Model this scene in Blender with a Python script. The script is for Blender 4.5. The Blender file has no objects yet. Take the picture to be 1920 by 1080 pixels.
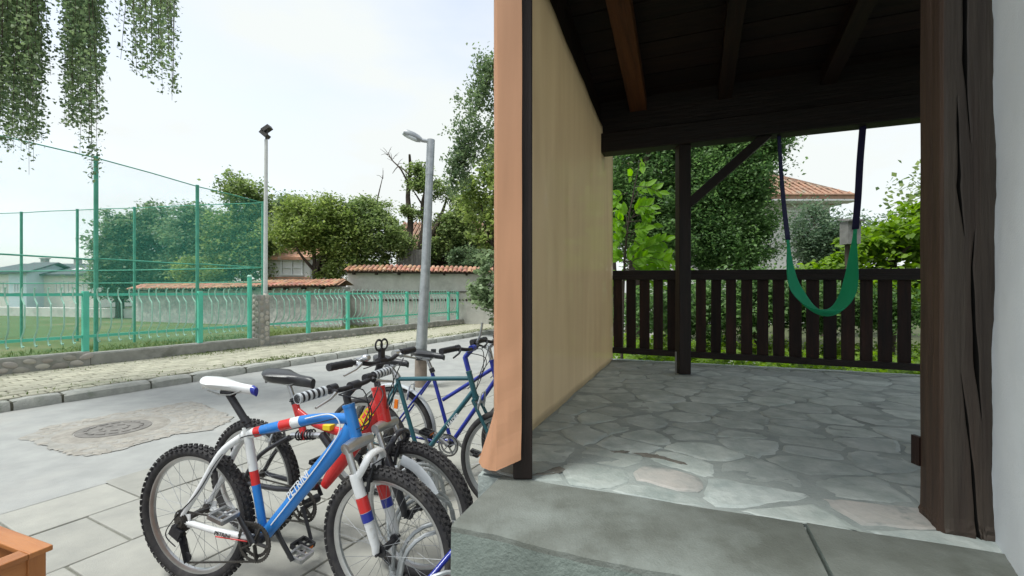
import bpy, math, random
import numpy as np
from mathutils import Vector, Matrix, Quaternion
from math import pi, sin, cos, radians, sqrt, atan2
random.seed(7); RNG = np.random.default_rng(7)
SC = bpy.context.scene
COL = SC.collection
# ------------------------------------------------------------------ camera
F = 850.0; CX = 960.0; HY = 548.0; CH = 1.40
cam = bpy.data.cameras.new('camera'); cam_o = bpy.data.objects.new('camera', cam); COL.objects.link(cam_o)
cam_o.location = (0, 0, CH); cam_o.rotation_euler = (radians(90), 0, 0)
cam.sensor_width = 36; cam.lens = 36 * F / 1920; cam.shift_y = 8 / 1920.0
cam.clip_start = 0.05; cam.clip_end = 2000
SC.camera = cam_o
# ------------------------------------------------------------------ world, sun, exposure
SUN_EL, SUN_AZ = radians(66), radians(240)      # azimuth clockwise from +Y: light comes from behind and to the left
w = bpy.data.worlds.new('World'); SC.world = w; w.use_nodes = True
nt = w.node_tree; nt.nodes.clear()
out = nt.nodes.new('ShaderNodeOutputWorld'); bg = nt.nodes.new('ShaderNodeBackground')
sky = nt.nodes.new('ShaderNodeTexSky'); sky.sky_type = 'NISHITA'; sky.sun_disc = False
sky.sun_elevation = SUN_EL; sky.sun_rotation = SUN_AZ; sky.dust_density = 2.0
tc = nt.nodes.new('ShaderNodeTexCoord'); mp = nt.nodes.new('ShaderNodeMapping'); mp.inputs['Scale'].default_value = (1.0, 1.0, 2.6)
nz = nt.nodes.new('ShaderNodeTexNoise'); nz.inputs['Scale'].default_value = 1.6; nz.inputs['Detail'].default_value = 6; nz.inputs['Roughness'].default_value = .5
cr = nt.nodes.new('ShaderNodeValToRGB'); cr.color_ramp.elements[0].position = .40; cr.color_ramp.elements[0].color = (.30, .30, .30, 1)
cr.color_ramp.elements[1].position = .62; cr.color_ramp.elements[1].color = (1, 1, 1, 1)
mx = nt.nodes.new('ShaderNodeMix'); mx.data_type = 'RGBA'
hs = nt.nodes.new('ShaderNodeHueSaturation'); hs.inputs['Saturation'].default_value = .62; hs.inputs['Value'].default_value = 1.35
nt.links.new(tc.outputs['Generated'], mp.inputs[0]); nt.links.new(mp.outputs[0], nz.inputs['Vector'])
nt.links.new(nz.outputs['Fac'], cr.inputs[0]); nt.links.new(cr.outputs[0], mx.inputs[0])
nt.links.new(sky.outputs[0], hs.inputs['Color']); nt.links.new(hs.outputs[0], mx.inputs[6])
mx.inputs[7].default_value = (4.0, 4.2, 4.15, 1)
nt.links.new(mx.outputs[2], bg.inputs[0]); bg.inputs[1].default_value = .105
nt.links.new(bg.outputs[0], out.inputs[0])
sl = bpy.data.lights.new('sun', 'SUN'); sl.energy = 1.5; sl.angle = radians(16); sl.color = (.98, 1, .95)
so = bpy.data.objects.new('sun', sl); COL.objects.link(so)
sd = Vector((sin(SUN_AZ) * cos(SUN_EL), cos(SUN_AZ) * cos(SUN_EL), sin(SUN_EL)))
so.rotation_euler = sd.to_track_quat('Z', 'Y').to_euler(); so.location = (0, -5, 12)
vs = SC.view_settings; vs.view_transform = 'Standard'; vs.look = 'None'; vs.gamma = 1; vs.use_curve_mapping = False
vs.exposure = 1.15
SC.cycles.max_bounces = 6; SC.cycles.diffuse_bounces = 4; SC.cycles.transparent_max_bounces = 12

# ------------------------------------------------------------------ helpers
WM = {}; SPK = .0010
def setp(o, label=None, cat=None, group=None, kind=None):
    if label: o['label'] = label
    if cat: o['category'] = cat
    if group: o['group'] = group
    if kind: o['kind'] = kind
    return o
def empty(name, loc=(0, 0, 0), rz=0, parent=None, M=None, **k):
    o = bpy.data.objects.new(name, None); COL.objects.link(o); o.empty_display_size = .1
    L = M if M is not None else Matrix.Translation(loc) @ Matrix.Rotation(rz, 4, 'Z')
    o.matrix_basis = L
    if parent: o.parent = parent; WM[o.name] = WM[parent.name] @ L
    else: WM[o.name] = L
    return setp(o, **k)
def addobj(name, me, parent=None, M=None, **k):
    o = bpy.data.objects.new(name, me); COL.objects.link(o)
    L = M if M is not None else Matrix.Identity(4)
    o.matrix_basis = L
    if parent: o.parent = parent; WM[o.name] = WM[parent.name] @ L
    else: WM[o.name] = L
    return setp(o, **k)
class MB:
    def __init__(s): s.v = []; s.f = []; s.m = []; s.mi = 0
    def face(s, idx): s.f.append(tuple(idx)); s.m.append(s.mi)
    def add(s, vs_, fs):
        b = len(s.v); s.v.extend([tuple(p) for p in vs_])
        for f in fs: s.face([b + i for i in f])
        return s
    def box(s, c, d, M=None, taper=1.0):
        x, y, z = d[0] / 2, d[1] / 2, d[2] / 2; t = taper
        vv = [(-x, -y, -z), (x, -y, -z), (x, y, -z), (-x, y, -z), (-x * t, -y * t, z), (x * t, -y * t, z), (x * t, y * t, z), (-x * t, y * t, z)]
        if M is not None: vv = [tuple(M @ Vector(p)) for p in vv]
        vv = [(p[0] + c[0], p[1] + c[1], p[2] + c[2]) for p in vv]
        return s.add(vv, [(3, 2, 1, 0), (4, 5, 6, 7), (0, 1, 5, 4), (1, 2, 6, 5), (2, 3, 7, 6), (3, 0, 4, 7)])
    def bar(s, p0, p1, wd, ht, up=(0, 0, 1)):
        p0 = Vector(p0); p1 = Vector(p1); d = (p1 - p0); L = d.length; d.normalize()
        up = Vector(up)
        if abs(d.dot(up)) > .98: up = Vector((0, 1, 0))
        sd_ = d.cross(up).normalized(); u2 = sd_.cross(d)
        M = Matrix((d, sd_, u2)).transposed()
        return s.box((p0 + p1) / 2, (L, wd, ht), M)
    def tube(s, pts, r, seg=8, cap=True, flat=None):
        pts = [Vector(p) for p in pts]; n = len(pts)
        rr = r if isinstance(r, (list, tuple)) else [r] * n
        T = []
        for i in range(n):
            a = pts[max(i - 1, 0)]; b = pts[min(i + 1, n - 1)]; t = (b - a)
            T.append(t.normalized() if t.length > 1e-9 else Vector((0, 0, 1)))
        ref = Vector((0, 0, 1)) if abs(T[0].z) < .9 else Vector((0, 1, 0))
        N = (ref - T[0] * ref.dot(T[0])).normalized()
        b0 = len(s.v)
        for i in range(n):
            if i: 
                N = (N - T[i] * N.dot(T[i]))
                N = N.normalized() if N.length > 1e-6 else T[i].orthogonal().normalized()
            B = T[i].cross(N)
            for k in range(seg):
                a = 2 * pi * k / seg; fx = 1 if flat is None else flat
                s.v.append(tuple(pts[i] + N * (cos(a) * rr[i]) + B * (sin(a) * rr[i] * fx)))
        for i in range(n - 1):
            for k in range(seg):
                k2 = (k + 1) % seg
                s.face((b0 + i * seg + k, b0 + i * seg + k2, b0 + (i + 1) * seg + k2, b0 + (i + 1) * seg + k))
        if cap:
            s.face(tuple(b0 + k for k in range(seg))[::-1]); s.face(tuple(b0 + (n - 1) * seg + k for k in range(seg)))
        return s
    def ring(s, c, R, prof, seg=48, M=None, a0=0, a1=2 * pi):
        # prof: list of (radial, axial) offsets; ring in the local XZ plane, axis Y
        full = abs(a1 - a0 - 2 * pi) < 1e-6; n = seg if full else seg + 1; m = len(prof); b0 = len(s.v)
        for i in range(n):
            a = a0 + (a1 - a0) * i / seg
            for (r, y) in prof:
                p = Vector((c[0] + (R + r) * cos(a), c[1] + y, c[2] + (R + r) * sin(a)))
                if M is not None: p = M @ p
                s.v.append(tuple(p))
        for i in range(seg):
            j = (i + 1) % n if full else i + 1
            for k in range(m):
                k2 = (k + 1) % m
                s.face((b0 + i * m + k, b0 + i * m + k2, b0 + j * m + k2, b0 + j * m + k))
        return s
    def lathe(s, c, prof, seg=16, M=None):
        b0 = len(s.v); n = len(prof)
        for (r, z) in prof:
            for k in range(seg):
                a = 2 * pi * k / seg; p = Vector((r * cos(a), r * sin(a), z))
                if M is not None: p = M @ p
                s.v.append((c[0] + p[0], c[1] + p[1], c[2] + p[2]))
        for i in range(n - 1):
            for k in range(seg):
                k2 = (k + 1) % seg
                s.face((b0 + i * seg + k, b0 + i * seg + k2, b0 + (i + 1) * seg + k2, b0 + (i + 1) * seg + k))
        s.face(tuple(b0 + k for k in range(seg))[::-1]); s.face(tuple(b0 + (n - 1) * seg + k for k in range(seg)))
        return s
    def prism(s, poly, z0, z1):
        n = len(poly); vv = [(p[0], p[1], z0) for p in poly] + [(p[0], p[1], z1) for p in poly]
        return s.add(vv, [tuple(range(n))[::-1], tuple(range(n, 2 * n))] + [(i, (i + 1) % n, n + (i + 1) % n, n + i) for i in range(n)])
    def blob(s, c, r, seed=0, sub=1, jit=.12, M=None):
        rr = random.Random(seed); import bmesh
        bm = bmesh.new(); bmesh.ops.create_icosphere(bm, subdivisions=sub, radius=1)
        vv = []
        for v in bm.verts:
            k = 1 + rr.uniform(-jit, jit); p = Vector((v.co.x * r[0] * k, v.co.y * r[1] * k, v.co.z * r[2] * k))
            if M is not None: p = M @ p
            vv.append((p[0] + c[0], p[1] + c[1], p[2] + c[2]))
        fs = [tuple(v.index for v in f.verts) for f in bm.faces]; bm.free()
        return s.add(vv, fs)
    def mesh(s, name, mat, smooth=False, fix=True):
        me = bpy.data.meshes.new(name); me.from_pydata(s.v, [], s.f)
        mats = mat if isinstance(mat, (list, tuple)) else [mat]
        for m_ in mats: me.materials.append(m_)
        if len(mats) > 1: me.polygons.foreach_set('material_index', s.m)
        if fix:
            import bmesh
            bm = bmesh.new(); bm.from_mesh(me); bmesh.ops.recalc_face_normals(bm, faces=bm.faces); bm.to_mesh(me); bm.free()
        if smooth:
            me.polygons.foreach_set('use_smooth', [True] * len(me.polygons))
            try: me.set_sharp_from_angle(angle=radians(40))
            except Exception: pass
        me.update(); return me
    def build(s, name, mat, parent=None, smooth=False, world=False, M=None, fix=True, **k):
        if world and parent is not None:
            inv = WM[parent.name].inverted(); s.v = [tuple(inv @ Vector(p)) for p in s.v]
        return addobj(name, s.mesh(name, mat, smooth, fix), parent, M, **k)
def boxat(name, p0, p1, wd, ht, mat, parent=None, up=(0, 0, 1), chamfer=.0, world=True, **k):
    """board or beam whose mesh runs along its local X (grain), placed from p0 to p1"""
    p0 = Vector(p0); p1 = Vector(p1); d = p1 - p0; L = d.length; d.normalize(); up = Vector(up)
    if abs(d.dot(up)) > .98: up = Vector((0, 1, 0))
    sd_ = up.cross(d).normalized(); u2 = d.cross(sd_)
    R = Matrix((d, sd_, u2)).transposed().to_4x4(); T = Matrix.Translation((p0 + p1) / 2) @ R
    if parent is not None and world: T = WM[parent.name].inverted() @ T
    mb = MB(); mb.box((0, 0, 0), (L, wd, ht)); me = mb.mesh(name, mat)
    o = addobj(name, me, parent, T, **k)
    if chamfer:
        b = o.modifiers.new('bevel', 'BEVEL'); b.width = chamfer; b.segments = 2; b.limit_method = 'ANGLE'
    return o
def bevel(o, wd=.004, seg=2):
    b = o.modifiers.new('bevel', 'BEVEL'); b.width = wd; b.segments = seg; b.limit_method = 'ANGLE'; b.angle_limit = radians(50); return o
def textmesh(name, txt, size, M, mat, parent, extrude=.0008, shear=0.0, sx=1.0):
    cu = bpy.data.curves.new(name, 'FONT'); cu.body = txt; cu.size = size; cu.extrude = extrude; cu.shear = shear
    cu.align_x = 'CENTER'; cu.align_y = 'CENTER'; cu.resolution_u = 3; cu.offset = size * .008
    to = bpy.data.objects.new(name + '_tmp', cu); COL.objects.link(to)
    dg = bpy.context.evaluated_depsgraph_get(); me = bpy.data.meshes.new_from_object(to.evaluated_get(dg))
    bpy.data.objects.remove(to); me.materials.clear(); me.materials.append(mat)
    if sx != 1: me.transform(Matrix.Diagonal((sx, 1, 1, 1)))
    me.name = name
    return addobj(name, me, parent, M)

# ------------------------------------------------------------------ materials
MATS = {}
def nodes(name):
    m = bpy.data.materials.new(name); m.use_nodes = True; t = m.node_tree; t.nodes.clear()
    o = t.nodes.new('ShaderNodeOutputMaterial'); return m, t, o
def N(t, ty, **kw):
    n = t.nodes.new(ty)
    for k, v in kw.items():
        if k in n.inputs: n.inputs[k].default_value = v
        else: setattr(n, k, v)
    return n
def c4(c): return (c[0], c[1], c[2], 1)
def mat(name, c1, c2=None, scale=6, rough=.8, bump=.0, bscale=60, metal=0, rand=0.0, space='pos', stretch=(1, 1, 1), spec=.3,
        c3=None, s3=1.2, p3=(.52, .62), coat=0, emit=None, contrast=(.35, .65), hue=0.0, detail=6, bdist=.01):
    if name in MATS: return MATS[name]
    m, t, o = nodes(name); L = t.links.new
    b = N(t, 'ShaderNodeBsdfPrincipled'); L(b.outputs[0], o.inputs[0])
    b.inputs['Roughness'].default_value = rough; b.inputs['Metallic'].default_value = metal
    b.inputs['Specular IOR Level'].default_value = spec; b.inputs['Coat Weight'].default_value = coat; b.inputs['Coat Roughness'].default_value = .08
    if space == 'pos': src = N(t, 'ShaderNodeNewGeometry').outputs['Position']
    else: src = N(t, 'ShaderNodeTexCoord').outputs['Object']
    mp_ = N(t, 'ShaderNodeMapping'); mp_.inputs['Scale'].default_value = stretch; L(src, mp_.inputs[0])
    oi = N(t, 'ShaderNodeObjectInfo')
    if space != 'pos':
        ad = N(t, 'ShaderNodeVectorMath', operation='ADD'); mu = N(t, 'ShaderNodeMath', operation='MULTIPLY'); mu.inputs[1].default_value = 37.0
        L(oi.outputs['Random'], mu.inputs[0]); L(mp_.outputs[0], ad.inputs[0]); L(mu.outputs[0], ad.inputs[1]); vec = ad.outputs[0]
    else: vec = mp_.outputs[0]
    if c2 is None: c2 = tuple(x * .82 for x in c1)
    n1 = N(t, 'ShaderNodeTexNoise', Scale=scale, Detail=detail, Roughness=.6); L(vec, n1.inputs['Vector'])
    mr = N(t, 'ShaderNodeMapRange'); mr.inputs[1].default_value, mr.inputs[2].default_value = contrast; L(n1.outputs['Fac'], mr.inputs[0])
    mix = N(t, 'ShaderNodeMix', data_type='RGBA'); mix.inputs[6].default_value = c4(c1); mix.inputs[7].default_value = c4(c2); L(mr.outputs[0], mix.inputs[0])
    col = mix.outputs[2]
    if c3 is not None:
        n3 = N(t, 'ShaderNodeTexNoise', Scale=s3, Detail=8, Roughness=.65); L(vec, n3.inputs['Vector'])
        m3 = N(t, 'ShaderNodeMapRange'); m3.inputs[1].default_value, m3.inputs[2].default_value = p3; L(n3.outputs['Fac'], m3.inputs[0])
        x3 = N(t, 'ShaderNodeMix', data_type='RGBA'); L(m3.outputs[0], x3.inputs[0]); L(col, x3.inputs[6]); x3.inputs[7].default_value = c4(c3); col = x3.outputs[2]
    if rand or hue:
        h = N(t, 'ShaderNodeHueSaturation'); L(col, h.inputs['Color'])
        r = N(t, 'ShaderNodeMapRange'); r.inputs[3].default_value = 1 - rand; r.inputs[4].default_value = 1 + rand; L(oi.outputs['Random'], r.inputs[0]); L(r.outputs[0], h.inputs['Value'])
        if hue:
            mm = N(t, 'ShaderNodeMath', operation='MULTIPLY'); mm.inputs[1].default_value = 7.31; L(oi.outputs['Random'], mm.inputs[0])
            fr = N(t, 'ShaderNodeMath', operation='FRACT'); L(mm.outputs[0], fr.inputs[0])
            r2 = N(t, 'ShaderNodeMapRange'); r2.inputs[3].default_value = .5 - hue; r2.inputs[4].default_value = .5 + hue; L(fr.outputs[0], r2.inputs[0]); L(r2.outputs[0], h.inputs['Hue'])
        col = h.outputs[0]
    L(col, b.inputs['Base Color'])
    if bump:
        nb = N(t, 'ShaderNodeTexNoise', Scale=bscale, Detail=5, Roughness=.6); L(vec, nb.inputs['Vector'])
        bp = N(t, 'ShaderNodeBump', Strength=bump, Distance=bdist); L(nb.outputs['Fac'], bp.inputs['Height']); L(bp.outputs[0], b.inputs['Normal'])
    if emit: b.inputs['Emission Color'].default_value = c4(emit); b.inputs['Emission Strength'].default_value = 1
    MATS[name] = m; return m
def leafmat(name, c1, c2, trans=.35, rough=.5):
    m, t, o = nodes(name); L = t.links.new
    at = N(t, 'ShaderNodeAttribute', attribute_name='rnd'); g = N(t, 'ShaderNodeNewGeometry')
    nz_ = N(t, 'ShaderNodeTexNoise', Scale=1.1, Detail=3); L(g.outputs['Position'], nz_.inputs['Vector'])
    ad = N(t, 'ShaderNodeMath', operation='ADD'); L(at.outputs['Fac'], ad.inputs[0]); L(nz_.outputs['Fac'], ad.inputs[1])
    mr = N(t, 'ShaderNodeMapRange'); mr.inputs[1].default_value = .45; mr.inputs[2].default_value = 1.45; L(ad.outputs[0], mr.inputs[0])
    mix = N(t, 'ShaderNodeMix', data_type='RGBA'); mix.inputs[6].default_value = c4(c1); mix.inputs[7].default_value = c4(c2); L(mr.outputs[0], mix.inputs[0])
    d = N(t, 'ShaderNodeBsdfPrincipled', Roughness=rough); d.inputs['Specular IOR Level'].default_value = .35; L(mix.outputs[2], d.inputs['Base Color'])
    tr = N(t, 'ShaderNodeBsdfTranslucent'); h = N(t, 'ShaderNodeHueSaturation', Saturation=1.15, Value=1.5); L(mix.outputs[2], h.inputs['Color']); L(h.outputs[0], tr.inputs['Color'])
    ms = N(t, 'ShaderNodeMixShader'); ms.inputs[0].default_value = trans; L(d.outputs[0], ms.inputs[1]); L(tr.outputs[0], ms.inputs[2]); L(ms.outputs[0], o.inputs[0])
    MATS[name] = m; return m

# concrete and stone
m_road = mat('asphalt', (.36, .365, .35), (.295, .30, .29), 3.2, .9, .35, 140, c3=(.37, .36, .335), s3=.7, p3=(.5, .72), spec=.2)
m_slab = mat('pavement_concrete', (.345, .34, .305), (.29, .288, .262), 5, .85, .25, 120, rand=.07, c3=(.27, .27, .25), s3=1.6, p3=(.56, .74))
m_joint = mat('sand_joint', (.13, .125, .095), (.085, .085, .065), 12, .95, .3, 60)
m_paver = mat('yellow_paver', (.43, .41, .32), (.34, .33, .255), 8, .85, .3, 80, rand=.13, c3=(.3, .31, .21), s3=1.1, p3=(.58, .74))
m_kerb = mat('kerb_concrete', (.42, .42, .38), (.32, .325, .295), 9, .9, .6, 50, rand=.1, c3=(.22, .24, .19), s3=3, p3=(.55, .7), bdist=.02)
m_concrete = mat('weathered_concrete', (.33, .325, .29), (.25, .25, .225), 6, .9, .5, 60, c3=(.17, .17, .14), s3=2.2, p3=(.55, .7))
m_cobble = mat('river_stone', (.42, .39, .33), (.33, .31, .28), 9, .75, .2, 40, rand=.28, hue=.02)
m_step = mat('step_concrete', (.165, .178, .16), (.11, .118, .102), 5, .82, .45, 130, c3=(.235, .26, .24), s3=1.5, p3=(.48, .66))
m_stepface = mat('step_render', (.215, .25, .225), (.155, .185, .165), 7, .9, .6, 80, c3=(.12, .14, .125), s3=2.5, p3=(.55, .72))
m_mortar = mat('floor_mortar', (.38, .415, .395), (.28, .315, .30), 7, .8, .5, 90, c3=(.13, .145, .14), s3=2.6, p3=(.56, .72))
m_flag = mat('flagstone', (.52, .56, .53), (.33, .38, .36), 9, .62, .6, 24, rand=.14, hue=.02, c3=(.60, .63, .60), s3=4.5, p3=(.56, .7), spec=.4, stretch=(1, 1, 1), bdist=.015)
m_flag_pink = mat('pinkish_flagstone', (.50, .475, .44), (.38, .385, .365), 9, .65, .5, 30, rand=.05, c3=(.22, .25, .24), s3=5, p3=(.5, .62))
m_grass = mat('field_grass', (.11, .16, .05), (.07, .11, .035), 3, .95, .4, 40, c3=(.2, .19, .1), s3=.35, p3=(.5, .68))
m_earth = mat('ground_earth', (.1, .12, .05), (.07, .075, .04), 1.5, .95, .4, 20)
m_rubble = mat('broken_concrete', (.37, .35, .31), (.275, .255, .225), 10, .95, .8, 60, rand=.2)
m_iron = mat('cast_iron', (.25, .235, .215), (.16, .15, .14), 12, .7, .3, 60, metal=.2)
m_adobe = mat('old_plaster', (.60, .59, .54), (.50, .49, .45), 3.5, .9, .6, 22, c3=(.40, .39, .35), s3=1.3, p3=(.52, .72), bdist=.02)
m_adobe_lo = mat('rubble_masonry', (.42, .425, .40), (.29, .30, .28), 7, .95, .9, 12, c3=(.5, .49, .45), s3=4, p3=(.5, .62), bdist=.04)
m_tile = mat('terracotta', (.5, .26, .17), (.36, .18, .12), 8, .85, .3, 40, rand=.22, hue=.02, c3=(.36, .33, .27), s3=5, p3=(.52, .72))
m_rooftile = mat('aged_roof_tiles', (.42, .25, .17), (.29, .175, .125), 6, .9, .5, 20, c3=(.28, .26, .2), s3=2, p3=(.5, .7))
m_oldwood = mat('dark_old_wood', (.06, .045, .035), (.03, .022, .018), 9, .8, .4, 30)
m_greywood = mat('grey_board', (.24, .235, .22), (.17, .165, .155), 9, .85, .3, 30, rand=.15)
m_white_plaster = mat('white_plaster', (.80, .84, .86), (.76, .80, .825), 7, .85, .25, 160, c3=(.7, .745, .77), s3=1.1, p3=(.5, .8))
m_house_w = mat('cottage_white', (.68, .67, .64), (.6, .59, .56), 2, .9, c3=(.5, .49, .46), s3=.8, p3=(.55, .75))
m_cream = mat('cream_render', (.78, .76, .68), (.70, .68, .61), 2, .9)
m_bluewall = mat('pale_blue_render', (.64, .72, .76), (.58, .66, .70), 2, .9)
m_darkroof = mat('slate_roof', (.12, .135, .145), (.09, .1, .11), 4, .85)
m_glass = mat('window_glass', (.1, .12, .13), (.07, .09, .1), 2, .12, spec=.6)
m_wframe = mat('window_frame_white', (.7, .71, .7), (.64, .65, .64), 4, .6)
# paints and metals
m_mint = mat('mint_paint', (.12, .56, .40), (.10, .49, .35), 6, .45, .15, 60, c3=(.18, .46, .36), s3=9, p3=(.6, .75), rand=.05)
m_picket = mat('pale_mint_paint', (.36, .58, .47), (.26, .5, .39), 9, .5, rand=.12)
m_netpost = mat('green_paint', (.10, .38, .27), (.07, .29, .20), 7, .5, rand=.05)
m_galv = mat('galvanised_steel', (.42, .44, .45), (.33, .35, .365), 12, .42, .1, 60, metal=.55, c3=(.28, .3, .31), s3=3, p3=(.52, .68))
m_rustp = mat('stained_steel', (.27, .22, .18), (.2, .165, .135), 12, .75, .3, 60)
m_whitepole = mat('white_metal', (.62, .63, .6), (.54, .55, .53), 8, .5)
m_rubber = mat('rubber', (.026, .025, .028), (.045, .043, .043), 30, .8, .2, 200, c3=(.095, .088, .078), s3=7, p3=(.56, .75))
m_black = mat('black_plastic', (.02, .02, .024), (.03, .03, .034), 30, .45)
m_blackgl = mat('black_paint', (.018, .018, .024), (.025, .025, .03), 30, .28, coat=.4)
m_alu = mat('aluminium', (.58, .59, .6), (.48, .49, .5), 20, .32, metal=.9)
m_spoke = mat('spoke_steel', (.30, .31, .32), (.2, .21, .22), 30, .45, metal=.7)
m_steel = mat('bright_steel', (.5, .51, .52), (.36, .37, .38), 30, .35, metal=.85)
m_chain = mat('chain_steel', (.1, .095, .09), (.06, .055, .05), 60, .5, .3, 200, metal=.6)
m_bblue = mat('blue_bike_paint', (.02, .19, .56), (.02, .17, .5), 8, .32, coat=.45, c3=(.13, .22, .40), s3=26, p3=(.62, .75))
m_bwhite = mat('white_bike_paint', (.70, .71, .72), (.62, .63, .63), 12, .34, coat=.3, c3=(.42, .40, .36), s3=24, p3=(.60, .74))
m_bred = mat('red_bike_paint', (.6, .03, .028), (.50, .025, .025), 8, .34, coat=.4, c3=(.40, .12, .09), s3=24, p3=(.62, .75))
m_teal = mat('teal_bike_paint', (.02, .10, .125), (.018, .085, .105), 8, .3, coat=.5)
m_navy = mat('navy_bike_paint', (.02, .035, .30), (.018, .03, .25), 8, .3, coat=.5)
m_yellow = mat('yellow_decal', (.8, .6, .03), None, 8, .4)
m_decal = mat('white_decal', (.78, .8, .82), None, 8, .4)
m_orange = mat('orange_reflector', (.85, .22, .02), (.75, .18, .02), 20, .25)
m_vinyl = mat('black_vinyl', (.025, .027, .032), (.035, .036, .04), 20, .36, .1, 120, spec=.5)
m_silverg = mat('clear_plastic', (.5, .53, .56), (.42, .45, .48), 10, .25)
m_lampglass = mat('lamp_glass', (.62, .66, .68), (.55, .59, .6), 10, .2)
# woods and cloth (grain along local X)
WX = (.09, 1, 1)
m_darkwood = mat('dark_stained_wood', (.019, .011, .009), (.009, .006, .005), 26, .55, .5, 60, space='obj', stretch=WX, rand=.25, spec=.35)
m_slatwood = mat('slat_wood', (.035, .014, .010), (.013, .007, .006), 26, .6, .5, 60, space='obj', stretch=WX, rand=.5)
m_rafter = mat('rafter_wood', (.13, .048, .018), (.06, .024, .011), 22, .6, .5, 60, space='obj', stretch=WX, rand=.25)
m_ceil = mat('ceiling_board', (.02, .010, .007), (.009, .005, .004), 20, .6, .5, 50, space='obj', stretch=WX, rand=.35, c3=(.05, .035, .026), s3=9, p3=(.62, .76))
m_post = mat('heavy_post_wood', (.066, .052, .040), (.040, .030, .024), 30, .6, .5, 90, stretch=(1, 1, .06), c3=(.06, .036, .026), s3=3.2, p3=(.46, .62), spec=.35)
m_postside = mat('heavy_post_reddish_side', (.075, .045, .03), (.042, .026, .019), 34, .6, .6, 80, stretch=(1, 1, .05), spec=.35)  # redder brown for the left face
m_recess_shade = mat('recess_shade', (.006, .005, .004), None, 10, .9)  # near-black that paints the shade inside post cracks and the box hole
m_planter = mat('orange_stained_wood', (.42, .17, .055), (.33, .12, .038), 22, .42, .3, 60, space='obj', stretch=WX, rand=.1, coat=.25)
m_soil = mat('planter_soil', (.05, .035, .02), (.03, .02, .012), 20, .95, .8, 40)
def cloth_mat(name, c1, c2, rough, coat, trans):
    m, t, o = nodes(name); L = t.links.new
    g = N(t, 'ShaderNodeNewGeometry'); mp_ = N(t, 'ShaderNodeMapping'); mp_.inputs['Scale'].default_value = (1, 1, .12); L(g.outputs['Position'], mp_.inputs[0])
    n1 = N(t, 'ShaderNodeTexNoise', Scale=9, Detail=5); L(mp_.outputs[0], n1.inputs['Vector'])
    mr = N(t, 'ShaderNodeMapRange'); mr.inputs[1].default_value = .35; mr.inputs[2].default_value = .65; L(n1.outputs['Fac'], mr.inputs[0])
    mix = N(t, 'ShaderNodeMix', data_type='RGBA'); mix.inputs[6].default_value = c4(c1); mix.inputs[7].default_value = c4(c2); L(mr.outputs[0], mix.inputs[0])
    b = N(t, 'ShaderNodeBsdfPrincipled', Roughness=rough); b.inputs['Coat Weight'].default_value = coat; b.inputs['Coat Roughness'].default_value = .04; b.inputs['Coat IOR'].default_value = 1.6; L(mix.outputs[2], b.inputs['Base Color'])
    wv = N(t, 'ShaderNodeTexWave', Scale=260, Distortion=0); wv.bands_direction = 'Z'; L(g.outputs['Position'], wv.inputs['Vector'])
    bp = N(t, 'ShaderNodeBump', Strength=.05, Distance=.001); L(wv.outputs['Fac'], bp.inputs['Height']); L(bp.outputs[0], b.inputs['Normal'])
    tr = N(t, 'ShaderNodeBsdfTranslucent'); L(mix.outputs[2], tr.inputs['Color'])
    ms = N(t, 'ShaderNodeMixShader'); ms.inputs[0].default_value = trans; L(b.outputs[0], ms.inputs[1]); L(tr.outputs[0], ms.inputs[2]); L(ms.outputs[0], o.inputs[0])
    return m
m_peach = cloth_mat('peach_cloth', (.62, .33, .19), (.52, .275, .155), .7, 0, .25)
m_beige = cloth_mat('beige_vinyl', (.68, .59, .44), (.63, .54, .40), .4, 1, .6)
m_greencloth = cloth_mat('green_cloth', (.03, .55, .30), (.025, .48, .25), .7, 0, .45)
m_blackstrap = mat('black_strap', (.022, .022, .085), None, 30, .7)
# net: a wire mesh too fine to model, holes in the material
def net_mat():
    m, t, o = nodes('green_wire_net'); L = t.links.new
    tc_ = N(t, 'ShaderNodeTexCoord'); outs = []
    sx = N(t, 'ShaderNodeSeparateXYZ'); L(tc_.outputs['UV'], sx.inputs[0])
    for i, sg in ((0, 1), (1, -1)):
        a = N(t, 'ShaderNodeMath', operation='MULTIPLY'); a.inputs[1].default_value = sg; L(sx.outputs[1], a.inputs[0])
        s_ = N(t, 'ShaderNodeMath', operation='ADD'); L(sx.outputs[0], s_.inputs[0]); L(a.outputs[0], s_.inputs[1])
        k = N(t, 'ShaderNodeMath', operation='MULTIPLY'); k.inputs[1].default_value = 40; L(s_.outputs[0], k.inputs[0])
        fr = N(t, 'ShaderNodeMath', operation='FRACT'); L(k.outputs[0], fr.inputs[0])
        lt = N(t, 'ShaderNodeMath', operation='LESS_THAN'); lt.inputs[1].default_value = .052; L(fr.outputs[0], lt.inputs[0]); outs.append(lt)
    mxx = N(t, 'ShaderNodeMath', operation='MAXIMUM'); L(outs[0].outputs[0], mxx.inputs[0]); L(outs[1].outputs[0], mxx.inputs[1])
    d = N(t, 'ShaderNodeBsdfPrincipled', Roughness=.5); d.inputs['Base Color'].default_value = (.12, .56, .42, 1)
    tr = N(t, 'ShaderNodeBsdfTransparent'); ms = N(t, 'ShaderNodeMixShader'); L(mxx.outputs[0], ms.inputs[0]); L(tr.outputs[0], ms.inputs[1]); L(d.outputs[0], ms.inputs[2]); L(ms.outputs[0], o.inputs[0])
    return m
m_net = net_mat()
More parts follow.
